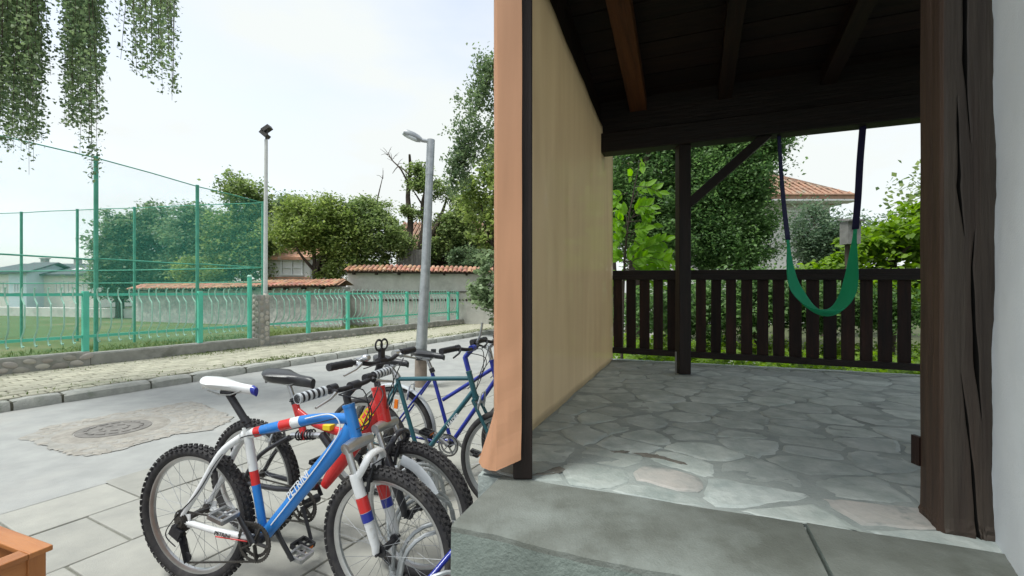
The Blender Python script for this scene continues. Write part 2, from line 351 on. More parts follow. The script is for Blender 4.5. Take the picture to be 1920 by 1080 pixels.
# leaves
l_dark = leafmat('leaf_dark', (.07, .125, .07), (.22, .29, .16), .45)
l_mid = leafmat('leaf_mid', (.08, .135, .045), (.29, .36, .15), .46)
l_light = leafmat('leaf_light', (.10, .155, .04), (.33, .40, .14), .45)
l_birch = leafmat('leaf_birch', (.08, .13, .07), (.24, .31, .16), .45)
l_pale = leafmat('leaf_pale', (.12, .18, .09), (.30, .38, .22), .35)
l_bright = leafmat('leaf_bright', (.11, .20, .025), (.25, .38, .06), .5)
l_sap = leafmat('leaf_sapling', (.11, .24, .02), (.20, .38, .035), .55)
l_garden = leafmat('leaf_garden', (.04, .09, .034), (.20, .32, .12), .48)
l_wisp = leafmat('leaf_wispy', (.08, .14, .09), (.18, .25, .15), .4)
m_bark = mat('bark', (.09, .07, .055), (.05, .04, .032), 8, .95, .8, 25, stretch=(1, 1, .3))

# ------------------------------------------------------------------ frames of reference
U = Vector((.466, .885, 0)).normalized(); Nn = Vector((-U.y, U.x, 0)); K0 = Vector((-5.92, 5.24, 0))
def S(t, d, h=0): return K0 + U * t + Nn * d + Vector((0, 0, h))
def t_at(px, d):
    q = (px - CX) / F; A = K0 + Nn * d
    return (q * A.y - A.x) / (U.x - q * U.y)
TA = Vector((.932, -.364, 0)).normalized(); TB = Vector((-TA.y, TA.x, 0)); C0 = Vector((-.12, 1.79, 0)); TZ = .68
def T(p, q, h=0): return C0 + TA * p + TB * q + Vector((0, 0, h))
def PX(px, y, z):           # pixel at a depth -> world
    return Vector(((px - CX) * z / F, z, CH - (y - HY) * z / F))
rot_t = atan2(TA.y, TA.x); rot_s = atan2(U.y, U.x)

# ================================================================== THE GROUND
mb = MB(); mb.add([(-900, -300, -.03), (900, -300, -.03), (900, 1200, -.03), (-900, 1200, -.03)], [(0, 1, 2, 3)])
mb.build('ground', m_earth, kind='structure')
mb = MB(); a_, b_, c_, d_ = S(-14, 2.75, .04), S(15.2, 2.75, .04), S(21, 14, .04), S(-14, 50, .04)
mb.add([a_, b_, S(15.4, 30, .04), S(10, 60, .04), S(-40, 60, .04), S(-40, 2.75, .04)], [tuple(range(6))]); mb.build('sports_field', m_grass, kind='structure')
# road as a subdivided strip
def strip(name, t0, t1, d0, d1, h, m, nt_=60, nd=10, jit=.004):
    mb = MB(); 
    for i in range(nt_ + 1):
        for j in range(nd + 1):
            p = S(t0 + (t1 - t0) * i / nt_, d0 + (d1 - d0) * j / nd, h + random.uniform(-jit, jit)); mb.v.append(tuple(p))
    for i in range(nt_):
        for j in range(nd):
            k = i * (nd + 1) + j; mb.face((k, k + nd + 1, k + nd + 2, k + 1))
    return mb.build(name, m, kind='structure', smooth=True, fix=False)
strip('road', -14, 40, -3.50, .02, .0, m_road)
# near pavement: base and slabs
near = strip('near_pavement', -14, 40, -14, -3.42, -.009, mat('slab_joint', (.22, .22, .19), (.15, .15, .125), 12, .95, .3, 60), jit=.0)
rng = random.Random(3); cells = []
for r_ in range(8):
    d1 = -3.44 - r_ * .57; off = (r_ % 2) * .28 - 2.6
    for c in range(38):
        t0 = off + c * .57
        ctr = S(t0 + .28, d1 - .28)
        v = ctr - C0
        if v.dot(TA) > .05 and v.dot(TB) > -.8: continue
        if ctr.y < .5: continue
        cells.append((t0, d1, ctr))
for (t0, d1, ctr) in cells:
    g = .0055; mb = MB(); hh = .0 + rng.uniform(-.003, .003); L_ = .57
    e = [rng.uniform(-.004, .004) for _ in range(8)]
    poly = [S(t0 + g + e[0], d1 - g + e[1]), S(t0 + L_ - g + e[2], d1 - g + e[3]), S(t0 + L_ - g + e[4], d1 - L_ + g + e[5]), S(t0 + g + e[6], d1 - L_ + g + e[7])]
    poly = [p - ctr for p in poly]
    mb.prism(poly, -.03, hh); o = mb.build('paving_slab', m_slab, near, M=Matrix.Translation(ctr)); bevel(o, .006, 2)
# cracks of moss at the joints come from the joint bed; far pavement
far = strip('far_pavement', -14, 40, .16, 2.62, .118, m_joint, jit=0)
pv = []; PL, PW = .24, .2; rows = int(2.42 / PW)
for r_ in range(rows):
    for c in range(int(34 / PL)):
        t0 = -6 + c * PL + (r_ % 2) * .12; d0 = .19 + r_ * PW
        p = S(t0 + PL / 2, d0 + PW / 2)
        if p.y < 3: continue
        px = CX + F * p.x / p.y
        vis = -60 < px < 960
        pv.append((0 if vis else 1, p.y, t0, d0))
pv.sort(); small = MB(); rng = random.Random(5)
meshes = []
for k in range(8):
    mb = MB(); g = .011; e = [rng.uniform(-.005, .005) for _ in range(8)]
    q = [(-PL / 2 + g + e[0], -PW / 2 + g + e[1]), (PL / 2 - g + e[2], -PW / 2 + g + e[3]), (PL / 2 - g + e[4], PW / 2 - g + e[5]), (-PL / 2 + g + e[6], PW / 2 - g + e[7])]
    q2 = [(x * .93, y * .92) for x, y in q]
    mb.v = [(x, y, -.02) for x, y in q] + [(x, y, .004) for x, y in q] + [(x, y, .012) for x, y in q2]
    for i in range(4):
        j = (i + 1) % 4; mb.face((i, j, 4 + j, 4 + i)); mb.face((4 + i, 4 + j, 8 + j, 8 + i))
    mb.face((8, 9, 10, 11)); meshes.append(mb.mesh('paver', m_paver))
for n_, (vis, zz, t0, d0) in enumerate(pv):
    P = S(t0 + PL / 2, d0 + PW / 2, .122 + rng.uniform(-.004, .004))
    if n_ < 300: addobj('paver', meshes[n_ % 8], far, Matrix.Translation(P) @ Matrix.Rotation(rot_s, 4, 'Z'))
    else:
        me = meshes[n_ % 8]; R = Matrix.Translation(P) @ Matrix.Rotation(rot_s, 4, 'Z')
        small.add([tuple(R @ v.co) for v in me.vertices], [tuple(p.vertices) for p in me.polygons])
small.build('pavers', m_paver, far, fix=False, kind='stuff')
# kerb stones
kerb = empty('kerb', S(0, .08), kind='structure'); rng = random.Random(9); t = -5.0
while t < 16:
    L_ = rng.choice([.45, .55, .7, .85, .95]) ; g = .012; mb = MB()
    prof = [(0.0, -.05), (0.0 + rng.uniform(-.004, .01), .09), (.03, .122), (.15, .130), (.17, .12), (.17, -.05)]
    nseg = max(3, int(L_ / .12)); pts = []
    for i in range(nseg + 1):
        tt = t + g + (L_ - 2 * g) * i / nseg; endk = .012 if i in (0, nseg) else 0
        for (d, h) in prof: mb.v.append(tuple(S(tt + rng.uniform(-.004, .004), d + rng.uniform(-.006, .006) + (endk if d < .1 else 0), h + rng.uniform(-.005, .005) - (endk if h > .08 else 0))))
    m_ = len(prof)
    for i in range(nseg):
        for k in range(m_ - 1): mb.face((i * m_ + k, i * m_ + k + 1, (i + 1) * m_ + k + 1, (i + 1) * m_ + k))
    mb.face(tuple(range(m_))); mb.face(tuple(nseg * m_ + k for k in range(m_)))
    mb.build('kerb_stone', m_kerb, kerb, world=True, smooth=True)
    t += L_
mb = MB(); mb.prism([S(-14, .03), S(-14, .16), S(40, .16), S(40, .03)], -.02, .105); mb.build('kerb_bed', m_joint, kerb, world=True)
# manhole and the broken patch round it
mc = PX(215, 805, 4.63); mc.z = 0
mb = MB(); rng = random.Random(4); pc = S(t_at(250, -1.4), -1.4)
poly = []
for (px, py) in [(40, 822), (90, 800), (180, 783), (300, 763), (360, 752), (410, 770), (435, 785), (400, 806), (330, 815), (280, 828), (220, 846), (160, 857), (120, 848), (85, 838)]:
    z_ = 1.4 * F / (py - HY); poly.append(Vector(((px - CX) * z_ / F, z_, 0)))
jp = []
for i_ in range(len(poly)):
    a_, b_ = poly[i_], poly[(i_ + 1) % len(poly)]
    for k_ in range(7): q_ = a_ + (b_ - a_) * (k_ / 7); jp.append((q_.x + rng.uniform(-.015, .015), q_.y + rng.uniform(-.03, .03), .006))
mb.add(jp, [tuple(range(len(jp)))]); patch = mb.build('rubble_patch', mat('worn_patch', (.35, .34, .315), (.27, .26, .235), 6, .95, .8, 45), kind='structure')
def inpoly(x, y):
    c = False; n = len(poly)
    for i in range(n):
        a, b = poly[i], poly[i - 1]
        if (a.y > y) != (b.y > y) and x < (b.x - a.x) * (y - a.y) / (b.y - a.y) + a.x: c = not c
    return c
mb = MB(); k = 0
x0, x1 = min(p.x for p in poly), max(p.x for p in poly); y0, y1 = min(p.y for p in poly), max(p.y for p in poly)
while k < 900:
    x, y = rng.uniform(x0, x1), rng.uniform(y0, y1)
    if not inpoly(x, y) or (Vector((x, y, 0)) - mc).length < .5: 
        k += .15; continue
    r = rng.choice([.010, .014, .02, .035, .05]); mb.blob((x, y, .004), (r, r * .8, r * .2), k, 1 if r > .02 else 1, .2); k += 1
mb.build('broken_concrete', m_rubble, patch, fix=False, kind='stuff')
mh = empty('manhole_cover', mc, label='round cast iron manhole cover set in a concrete ring in the broken road patch', cat='manhole cover')
mb = MB(); mb.ring((0, 0, 0), .40, [(-.09, .0), (-.085, .011), (.05, .010), (.07, .0)], 40, Matrix.Rotation(pi / 2, 4, 'X')); mb.build('concrete_ring', m_rubble, mh, smooth=True)
mb = MB(); mb.lathe((0, 0, 0), [(.30, 0), (.30, .012), (.285, .014)], 40); 
for i in range(14):
    a = 2 * pi * i / 14; mb.box((.22 * cos(a), .22 * sin(a), .016), (.07, .022, .008), Matrix.Rotation(a + pi / 2, 3, 'Z'))
for i in range(7):
    a = 2 * pi * i / 7; mb.box((.11 * cos(a), .11 * sin(a), .016), (.06, .02, .008), Matrix.Rotation(a + pi / 2, 3, 'Z'))
mb.build('lid', m_iron, mh)

# ================================================================== THE TERRACE
floor = MB(); floor.prism([T(-.03, .03), T(5.2, .03), T(5.2, 3.42), T(-.03, 3.42)], .1, TZ - .018); floor = floor.build('terrace_floor', m_mortar, kind='structure')
from mathutils import noise as mnoise
mb = MB(); ni, nj = 170, 130
for i in range(ni + 1):
    for j in range(nj + 1):
        p = -.02 + 4.5 * i / ni; q = .032 + 3.37 * j / nj
        h = .0050 * mnoise.noise(Vector((p * 3.1, q * 4.2, 1))) + .0022 * mnoise.noise(Vector((p * 11, q * 15, 5))) + .0016 * mnoise.noise(Vector((p * 34, q * 34, 9)))
        mb.v.append(tuple(T(p, q, TZ - .0060 + h)))
for i in range(ni):
    for j in range(nj): k = i * (nj + 1) + j; mb.face((k, k + nj + 1, k + nj + 2, k + 1))
mb.build('mortar_bed', m_mortar, floor, smooth=True, fix=False)
# irregular flagstones: a clipped voronoi pattern
rng = random.Random(21); sites = []
tries = 0
while tries < 9000 and len(sites) < 290:
    tries += 1; p, q = rng.uniform(0.03, 4.4), rng.uniform(.05, 3.36)
    R = .13 + .15 * (rng.random() ** 1.6)
    if p > 1.45 and q < .3: continue
    if all(((p - a) / 1.7) ** 2 + (q - b) ** 2 > (R) ** 2 for a, b in sites): sites.append((p, q))
def clip(poly, nx, ny, c):
    o_ = []
    for i in range(len(poly)):
        a, b = poly[i], poly[(i + 1) % len(poly)]; da = a[0] * nx + a[1] * ny - c; db = b[0] * nx + b[1] * ny - c
        if da <= 0: o_.append(a)
        if (da < 0) != (db < 0) and abs(da - db) > 1e-12:
            k_ = da / (da - db); o_.append((a[0] + (b[0] - a[0]) * k_, a[1] + (b[1] - a[1]) * k_))
    return o_
def voronoi(sites, box, gap, rng):
    res = []
    for i, (x, y) in enumerate(sites):
        poly = [(box[0], box[1]), (box[2], box[1]), (box[2], box[3]), (box[0], box[3])]
        for j, (a, b) in enumerate(sites):
            if i == j: continue
            dx, dy = a - x, b - y; L2 = sqrt(dx * dx + dy * dy)
            if L2 > 1.3: continue
            nx, ny = dx / L2, dy / L2; c = (x + a) / 2 * nx + (y + b) / 2 * ny - gap * rng.uniform(.6, 1.5); poly = clip(poly, nx, ny, c)
            if len(poly) < 3: break
        if len(poly) < 3: continue
        for _ in range(2):      # round the corners
            q_ = []
            for k in range(len(poly)):
                a, b = poly[k], poly[(k + 1) % len(poly)]
                f1, f2 = rng.uniform(.1, .25), rng.uniform(.1, .25); q_ += [(a[0] * (1 - f1) + b[0] * f1, a[1] * (1 - f1) + b[1] * f1), (a[0] * f2 + b[0] * (1 - f2), a[1] * f2 + b[1] * (1 - f2))]
            poly = q_
        poly = [(a + rng.uniform(-.010, .010), b + rng.uniform(-.009, .009)) for a, b in poly]
        res.append(((x, y), poly))
    return res
def flagobj(ctr, poly, m_, ztop):
    c = T(ctr[0], ctr[1], ztop); n = len(poly); mb = MB()
    tilt = (rng.uniform(-.01, .01), rng.uniform(-.01, .01)); P = [T(a, b, ztop) - c for a, b in poly]
    mb.v = [(p.x, p.y, -.012) for p in P] + [(p.x, p.y, -.0026 + p.x * tilt[0] + p.y * tilt[1]) for p in P] + [(p.x * .86, p.y * .86, .0012 + p.x * tilt[0] + p.y * tilt[1]) for p in P]
    for i in range(n):
        j = (i + 1) % n; mb.face((i, j, n + j, n + i)); mb.face((n + i, n + j, 2 * n + j, 2 * n + i))
    mb.face(tuple(range(2 * n, 3 * n))); return mb.build('flagstone', m_, floor, M=Matrix.Translation(c))
PK = [min(sites, key=lambda s_: (s_[0] - a) ** 2 + (s_[1] - b) ** 2) for a, b in [(.66, .16), (1.29, .17)]]
for (ctr, poly) in voronoi(sites, (.01, .04, 4.6, 3.40), .0065, rng):
    pink = False
    pink = ctr in PK
    flagobj(ctr, poly, m_flag_pink if pink else m_flag, TZ - .004 + rng.uniform(-.0015, .002))
m_dirt = mat('damp_dirt', (.13, .12, .10), (.20, .19, .165), 30, .9, .6, 60)
rng = random.Random(15)
for (X_, Z_, rx_, ry_, ro_) in ((.622, 1.995, .085, .03, -.5), (.70, 1.93, .05, .016, -.7), (.184, 1.844, .06, .028, .5), (.12, 1.80, .05, .012, .2), (.49, 2.05, .05, .014, .1)):
    mb = MB(); n_ = 18; P_ = []
    for i in range(n_):
        a = 2 * pi * i / n_; r_ = rng.uniform(.55, 1.15); P_.append((cos(a) * rx_ * r_, sin(a) * ry_ * r_))
    mb.v = [(x, y, -.004) for x, y in P_] + [(x * .7, y * .7, .0012) for x, y in P_]
    for i in range(n_): mb.face((i, (i + 1) % n_, n_ + (i + 1) % n_, n_ + i))
    mb.face(tuple(range(n_, 2 * n_))); mb.build('dirt_patch', m_dirt, floor, M=Matrix.Translation((X_, Z_, TZ + .0006)) @ Matrix.Rotation(ro_, 4, 'Z'))
# the concrete step in front, two slabs with a joint, worn irregular front edge
step = empty('front_step', T(.8, -.2), kind='structure')
def stepslab(p0, p1, q0, q1, h0, h1, seed):
    rr = random.Random(seed); mb = MB(); nx = max(8, int((p1 - p0) / .03)); fr = []
    prof = [(q1, h0), (q1, h1), ((q0 + q1) / 2, h1 + .001), (q0 + .03, h1), (q0 + .010, h1 - .001), (q0 + .002, h1 - .006), (q0, h1 - .022), (q0 - .004, (h0 + h1) / 2), (q0, h0)]
    for i in range(nx + 1):
        p = p0 + (p1 - p0) * i / nx; w1 = .008 * sin(p * 9) + rr.uniform(-.0025, .0025)
        for k, (q, h) in enumerate(prof):
            e = w1 if 3 <= k <= 6 else (.003 * sin(p * 14) if k < 2 else 0)
            mb.v.append(tuple(T(p, q + e, h + (rr.uniform(-.002, .001) if k in (4, 5) else 0))))
    m_ = len(prof)
    for i in range(nx):
        for k in range(m_): k2 = (k + 1) % m_; mb.mi = 1 if k in (6, 7) else 0; mb.face((i * m_ + k, i * m_ + k2, (i + 1) * m_ + k2, (i + 1) * m_ + k))
    mb.mi = 1; mb.face(tuple(range(m_))[::-1]); mb.face(tuple(nx * m_ + k for k in range(m_)))
    return mb.build('step_slab', [m_step, m_stepface], step, world=True, smooth=True)
stepslab(.075, 1.093, -.385, .026, .0, TZ - .002, 1); stepslab(1.104, 2.2, -.385, .026, .0, TZ + .002, 2)
stepslab(.2, 2.2, -.75, -.392, .0, .34, 3)

# ================================================================== THE PORCH
porch = empty('porch', T(.75, 2.7, TZ), label='dark timber porch roof with posts, beam and rafters over the stone terrace', cat='porch')
boxat('beam', T(-.05, 2.685, CH + 1.39), T(4.6, 2.685, CH + 1.385), .16, .18, m_darkwood, porch, chamfer=.008)
boxat('wall_plate', T(-.05, 2.72, CH + 1.652), T(4.6, 2.72, CH + 1.645), .10, .33, m_darkwood, porch, chamfer=.006)
boxat('beam', T(-.05, .06, CH + 1.98), T(4.6, .06, CH + 1.95), .16, .18, m_darkwood, porch, chamfer=.008)
boxat('middle_post', T(.713, 2.685, TZ), T(.713, 2.685, CH + 1.30), .105, .105, m_darkwood, porch, chamfer=.006)
boxat('post_foot', T(.655, 2.60, TZ), T(.655, 2.60, TZ + .2), .010, .012, m_greywood, porch)
boxat('brace', T(.76, 2.685, CH + .78), T(1.42, 2.685, CH + 1.36), .07, .075, m_darkwood, porch, chamfer=.004)
boxat('corner_post', T(.153, .052, TZ), T(.153, .052, CH + 1.9), .074, .082, m_darkwood, porch, chamfer=.005)
boxat('railing_end_post', T(2.72, 3.33, TZ), T(2.72, 3.33, CH + .22), .07, .07, m_darkwood, porch, chamfer=.004)
def roofz(q): return CH + 1.66 + .18 * (2.685 - q)
for i, p in enumerate([-.075, .30, 1.05, 1.8, 2.55, 3.3, 4.05]):
    wd = .11 if i != 1 else .15
    boxat('rafter', T(p if i != 1 else .33, 2.70, roofz(2.70) + .06), T(p if i != 1 else .33, -1.05, roofz(-1.05) + .06), wd, .12, m_rafter if i == 1 else m_ceil, porch, chamfer=.004)
q = 2.95; k = 0; rng = random.Random(2)
while q > -1.05:  # front overhang, out of view, lengthened to shade the floor
    wq = rng.uniform(.16, .22)
    boxat('ceiling_board', T(-.13, q - wq / 2, roofz(q - wq / 2) + .132 + rng.uniform(0, .004)), T(4.7, q - wq / 2, roofz(q - wq / 2) + .132 + rng.uniform(0, .004)), wq - .006, .02, m_ceil, porch, up=(TB * .18 + Vector((0, 0, 1))).normalized())
    q -= wq
mb = MB()
for s_ in (0,):
    vv = []
    for (p, q) in [(-.15, 3.05), (4.8, 3.05), (4.8, -1.1), (-.15, -1.1)]: vv.append(T(p, q, roofz(q) + .16))
    for (p, q) in [(-.15, 3.05), (4.8, 3.05), (4.8, -1.1), (-.15, -1.1)]: vv.append(T(p, q, roofz(q) + .24))
    mb.add(vv, [(0, 1, 2, 3), (4, 5, 6, 7), (0, 1, 5, 4), (1, 2, 6, 5), (2, 3, 7, 6), (3, 0, 4, 7)])
mb.build('roof_covering', m_rooftile, porch, world=True)
# boards that close the side above the curtain
rng = random.Random(6); q = -.0
while q < 3.3:
    wq = .17; qa, qb = q, min(q + wq - .005, 3.33)
    top = roofz((qa + qb) / 2) + .05; bot = CH + 1.80 - .0916 * (qa + qb) / 2
    boxat('side_board', T(-.03, (qa + qb) / 2, bot), T(-.03, (qa + qb) / 2, top), .02, qb - qa, m_ceil, porch, up=TB)
    q += wq
# the heavy cracked post
def tr(tbl, y):
    if y < tbl[0][0] or y > tbl[-1][0]: return None
    for (a, x), (b, x2) in zip(tbl, tbl[1:]):
        if a <= y <= b: return x + (x2 - x) * (y - a) / (b - a)
LA = [(170, 1797), (330, 1801), (350, 1799), (450, 1812)]; LC = [(690, 1803), (779, 1815), (870, 1826), (1100, 1842)]
LM = [(-2000, 1796), (170, 1797), (330, 1801), (350, 1799), (450, 1812), (560, 1802), (690, 1803), (779, 1815), (870, 1826), (1100, 1842), (3000, 1842)]
RC = [(-400, 1814), (0, 1812), (120, 1812), (200, 1817), (290, 1825)]; RB = [(430, 1831), (500, 1825), (600, 1829), (700, 1835), (790, 1845)]
RM = [(-2000, 1814), (0, 1812), (120, 1812), (200, 1817), (290, 1825), (430, 1831), (500, 1825), (600, 1829), (700, 1835), (790, 1845), (3000, 1855)]
p0, p1, q0, q1 = 1.47, 1.655, .11, .25
rng = random.Random(31); mb = MB(); rows_ = 220; H0, H1 = TZ - .01, CH + 1.86
ctr_tracks = []
NC = 19
for i in range(rows_ + 1):
    z = H0 + (H1 - H0) * i / rows_; y = HY - (z - CH) * 630
    xs = []
    l = tr(LA, y) or tr(LC, y); lw = .0; 
    l = l or tr(LM, y); lc = (l - 1768) / 155
    r = tr(RB, y) or tr(RC, y)
    r = r or tr(RM, y); rc = (r - 1768) / 155
    def wdt(tb, y): 
        for T_ in tb:
            if T_[0][0] <= y <= T_[-1][0]:
                f = (y - T_[0][0]) / (T_[-1][0] - T_[0][0]); return max(0.0015, (.024) * min(1, 4 * f, 4 * (1 - f)) * (1 + .25 * sin(y * .021) + .2 * sin(y * .057 + 1)))
        return .0012
    lw = wdt([LA, LC], y) * .75; rw = wdt([RB, RC], y)
    rc = max(rc, lc + .09); bot = .004 * max(0, 1 - (z - TZ) / .12)
    us = [0, lc * .33, lc * .66, lc - lw - .02, lc - lw, lc, lc + lw, lc + lw + .02]
    mid = (rc - rw - .02 - us[-1])
    us += [us[-1] + mid * .5, rc - rw - .02, rc - rw, rc, rc + rw, rc + rw + .02, rc + rw + (1 - rc - rw) * .3, rc + (1 - rc) * .6, 1 - .04, 1]
    for k, u in enumerate(us):
        dq = 0
        if k == 5: dq = .022 if lw > .002 else 0
        if k == 11: dq = .028 if rw > .002 else 0
        if (k in (4, 6) and lw > .002) or (k in (10, 12) and rw > .002): dq = .0015
        nz_ = .0005 * sin(z * 7)
        edge = .006 if k in (0, len(us) - 1) else 0
        flare = -.01 * max(0, 1 - (z - TZ) / .05) * rng.random()
        mb.v.append(tuple(T(p0 + (p1 - p0) * u + (edge if k == 0 else 0), q0 + dq + nz_ + edge + flare, z)))
    # left face
    for k, v_ in enumerate([.12, .35, .5, .65, 1]):
        g_ = .004 if k == 2 and z > 1.2 else 0
        mb.v.append(tuple(T(p0 + .0006 * sin(z * 13 + v_ * 9) + g_ - .008 * max(0, 1 - (z - TZ) / .05) * rng.random(), q0 + (q1 - q0) * v_, z)))
    mb.v.append(tuple(T(p1, q1, z)))
W_ = 18 + 5 + 1
order = list(range(18)) + [23] + [22, 21, 20, 19, 18]
for i in range(rows_):
    for a in range(W_):
        k = order[a]; k2 = order[(a + 1) % W_]
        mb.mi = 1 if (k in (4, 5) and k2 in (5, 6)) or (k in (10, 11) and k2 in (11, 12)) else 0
        zc = H0 + (H1 - H0) * i / rows_
        if k >= 18 and k2 >= 18 and (k, k2) != (23, 22): mb.mi = 2
        if k == 18: mb.mi = 2
        mb.face((i * W_ + k, i * W_ + k2, (i + 1) * W_ + k2, (i + 1) * W_ + k))
mb.mi = 0
# crack faces are cut deeper and coloured near-black, shade painted in
mb.build('heavy_post', [m_post, m_recess_shade, m_postside], porch, world=True, smooth=False, label='thick dark post split by long cracks beside the white wall')
boxat('wooden_block', T(1.466, .262, TZ + .15), T(1.466, .262, TZ + .245), .014, .03, m_slatwood, porch)
# porch railing
rail = empty('porch_railing', T(1.35, 3.33, TZ), label='dark brown slatted wooden railing along the back of the terrace', cat='railing')
def rl(h0, h1, p): return h0 + (h1 - h0) * p / 2.64
boxat('top_rail', T(-.0, 3.33, CH + .205), T(2.68, 3.33, CH + .178), .075, .055, m_darkwood, rail, chamfer=.004)
boxat('lower_rail', T(.0, 3.305, TZ + .10), T(2.68, 3.305, TZ + .07), .05, .06, m_darkwood, rail, chamfer=.004)
boxat('lower_rail', T(.0, 3.305, CH + .158), T(2.68, 3.305, CH + .131), .04, .05, m_darkwood, rail, chamfer=.004)
p = .05; rng = random.Random(8)
while p < 2.66:
    wd = rng.uniform(.090, .102)
    boxat('slat', T(p, 3.345, TZ + .065 + rng.uniform(-.006, .006)), T(p + rng.uniform(-.003, .003), 3.345, CH + .165), .022, wd, m_slatwood, rail, up=TA)
    p += .1375
# ---- white house wall beside the post
hb = empty('house_wall', (1.42, 1.33, 0), label='white plastered house wall at the right edge behind the thick post', cat='wall')
wd_ = Vector((-.587, -.81, 0)); w0 = Vector((1.405, 1.325, 0)); w1 = w0 + wd_ * .95; wr = Vector((.81, -.587, 0))
mb = MB(); rng = random.Random(12)
nx, nz2 = 40, 60
for i in range(nx + 1):
    for j in range(nz2 + 1):
        P = w0 + (w1 - w0) * i / nx; z = (3.6) * j / nz2
        e = .004 * sin(P.x * 13 + z * 5) + rng.uniform(-.0012, .0012) - (.004 * sin(z * 17) if i == 0 else 0)
        mb.v.append((P.x + wr.x * e, P.y + wr.y * e, z))
for i in range(nx):
    for j in range(nz2): k = i * (nz2 + 1) + j; mb.face((k, k + 1, k + nz2 + 2, k + nz2 + 1))
mb.build('wall_face', m_white_plaster, hb, world=True, smooth=True, fix=False)
mb = MB(); e = wr * .006; mb.prism([w0 + e, w1 + e, w1 + wr * 3.2, w0 + wr * 3.2 + Vector((.3, .3, 0)), T(1.66, .2) + Vector((0, 0, 0))][:5], .0, 3.6)
mb.build('wall_body', m_white_plaster, hb, world=True)

# ---- the curtain
cur = empty('curtain', T(0, .2, TZ), label='peach and beige vinyl curtain hanging down the left side of the porch', cat='curtain')
def sheet(name, path, hb_, ht_, m_, parent, nrow=30, ncol=8, wav=.004, flare=None, thick=.002, smooth=True):
    mb = MB(); pts = []
    for (a, b) in zip(path, path[1:]):
        for k in range(ncol): pts.append((a[0] + (b[0] - a[0]) * k / ncol, a[1] + (b[1] - a[1]) * k / ncol))
    pts.append(path[-1]); n = len(pts)
    for i in range(nrow + 1):
        f = i / nrow
        for j, (p, q) in enumerate(pts):
            g = j / (n - 1); h = hb_(p, q) + (ht_(p, q) - hb_(p, q)) * f
            e = wav * sin(g * 23 + f * 2.0) + wav * .5 * sin(g * 51 + f * 5)
            if flare: dp, dq, dh = flare(g, h); 
            else: dp = dq = dh = 0
            mb.v.append(tuple(T(p + e + dp, q + dq, h + dh)))
    for i in range(nrow):
        for j in range(n - 1): k = i * n + j; mb.face((k, k + 1, k + n + 1, k + n))
    o = mb.build(name, m_, parent, world=True, smooth=smooth, fix=False)
    sm = o.modifiers.new('solid', 'SOLIDIFY'); sm.thickness = thick
    return o
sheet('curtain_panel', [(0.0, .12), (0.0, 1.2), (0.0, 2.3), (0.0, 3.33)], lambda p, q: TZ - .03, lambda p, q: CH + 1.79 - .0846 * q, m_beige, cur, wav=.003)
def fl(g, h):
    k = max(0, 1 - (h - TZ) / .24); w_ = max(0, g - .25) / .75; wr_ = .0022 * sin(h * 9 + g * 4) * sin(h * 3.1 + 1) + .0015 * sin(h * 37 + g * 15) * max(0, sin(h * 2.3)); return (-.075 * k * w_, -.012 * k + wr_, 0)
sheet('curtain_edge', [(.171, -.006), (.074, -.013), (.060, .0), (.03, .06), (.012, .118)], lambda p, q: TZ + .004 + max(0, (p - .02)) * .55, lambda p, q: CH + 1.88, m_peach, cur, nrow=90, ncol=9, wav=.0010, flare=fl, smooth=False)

# ---- the swing: green cloth loop
sw = empty('hanging_cloth_swing', PX(1540, 240, 3.7), label='green cloth swing on dark straps hanging from the porch beam', cat='swing')
def T_of_px(px, y, qq):
    r = Vector(((px - CX) / F, 1, -(y - HY) / F)); k = (C0 + TB * qq).dot(TB) / Vector((r.x, r.y, 0)).dot(TB); return Vector((r.x * k, k, CH + r.z * k))
path = [(1460, 250), (1464, 320), (1470, 390), (1477, 450), (1481, 500), (1488, 535), (1502, 562), (1520, 582), (1540, 592), (1560, 592), (1577, 580), (1590, 555), (1597, 520), (1600, 480), (1604, 430), (1609, 370), (1613, 300), (1619, 228)]
W3 = [T_of_px(x, y, 2.685) for x, y in path]
def ribbon(name, idx, m_, wfn, sub=5):
    pts = []
    for a, b in zip(idx, idx[1:]):
        i0 = max(a - 1, 0); i3 = min(b + 1, len(W3) - 1)
        for k in range(sub):
            t_ = k / sub; P0, P1, P2, P3 = W3[i0], W3[a], W3[b], W3[i3]
            pts.append((a + t_, .5 * ((2 * P1) + (P2 - P0) * t_ + (2 * P0 - 5 * P1 + 4 * P2 - P3) * t_ ** 2 + (3 * P1 - P0 - 3 * P2 + P3) * t_ ** 3)))
    pts.append((idx[-1], W3[idx[-1]]))
    mb = MB(); nc = 10
    for (u, P) in pts:
        wd, cup, tw = wfn(u); dirv = (TB * cos(tw) + TA * sin(tw))
        g = (P - pts[max(0, 0)][1])
        for k in range(nc + 1):
            s_ = k / nc * 2 - 1
            mb.v.append(tuple(P + dirv * (s_ * wd / 2) + Vector((0, 0, 1)) * (cup * s_ * s_)))
    n = nc + 1
    for i in range(len(pts) - 1):
        for k in range(nc): a = i * n + k; mb.face((a, a + 1, a + n + 1, a + n))
    o = mb.build(name, m_, sw, world=True, smooth=True, fix=False)
    sm = o.modifiers.new('solid', 'SOLIDIFY'); sm.thickness = .004; return o
def wf(u):
    c = max(0, 1 - abs(u - 8.5) / 5.2); wd = .03 + .20 * (c ** .8)
    tw = (.95 if u < 8.5 else -.6) * (min(1, abs(u - 8.5) / 3)); return wd, .05 * c, tw
ribbon('cloth_seat', list(range(3, 15)), m_greencloth, wf)
ribbon('strap', list(range(0, 4)), m_blackstrap, lambda u: (.035 + .006 * u, 0, .9)); ribbon('strap', list(range(14, 18)), m_blackstrap, lambda u: (.05, 0, -.8))
mb = MB()
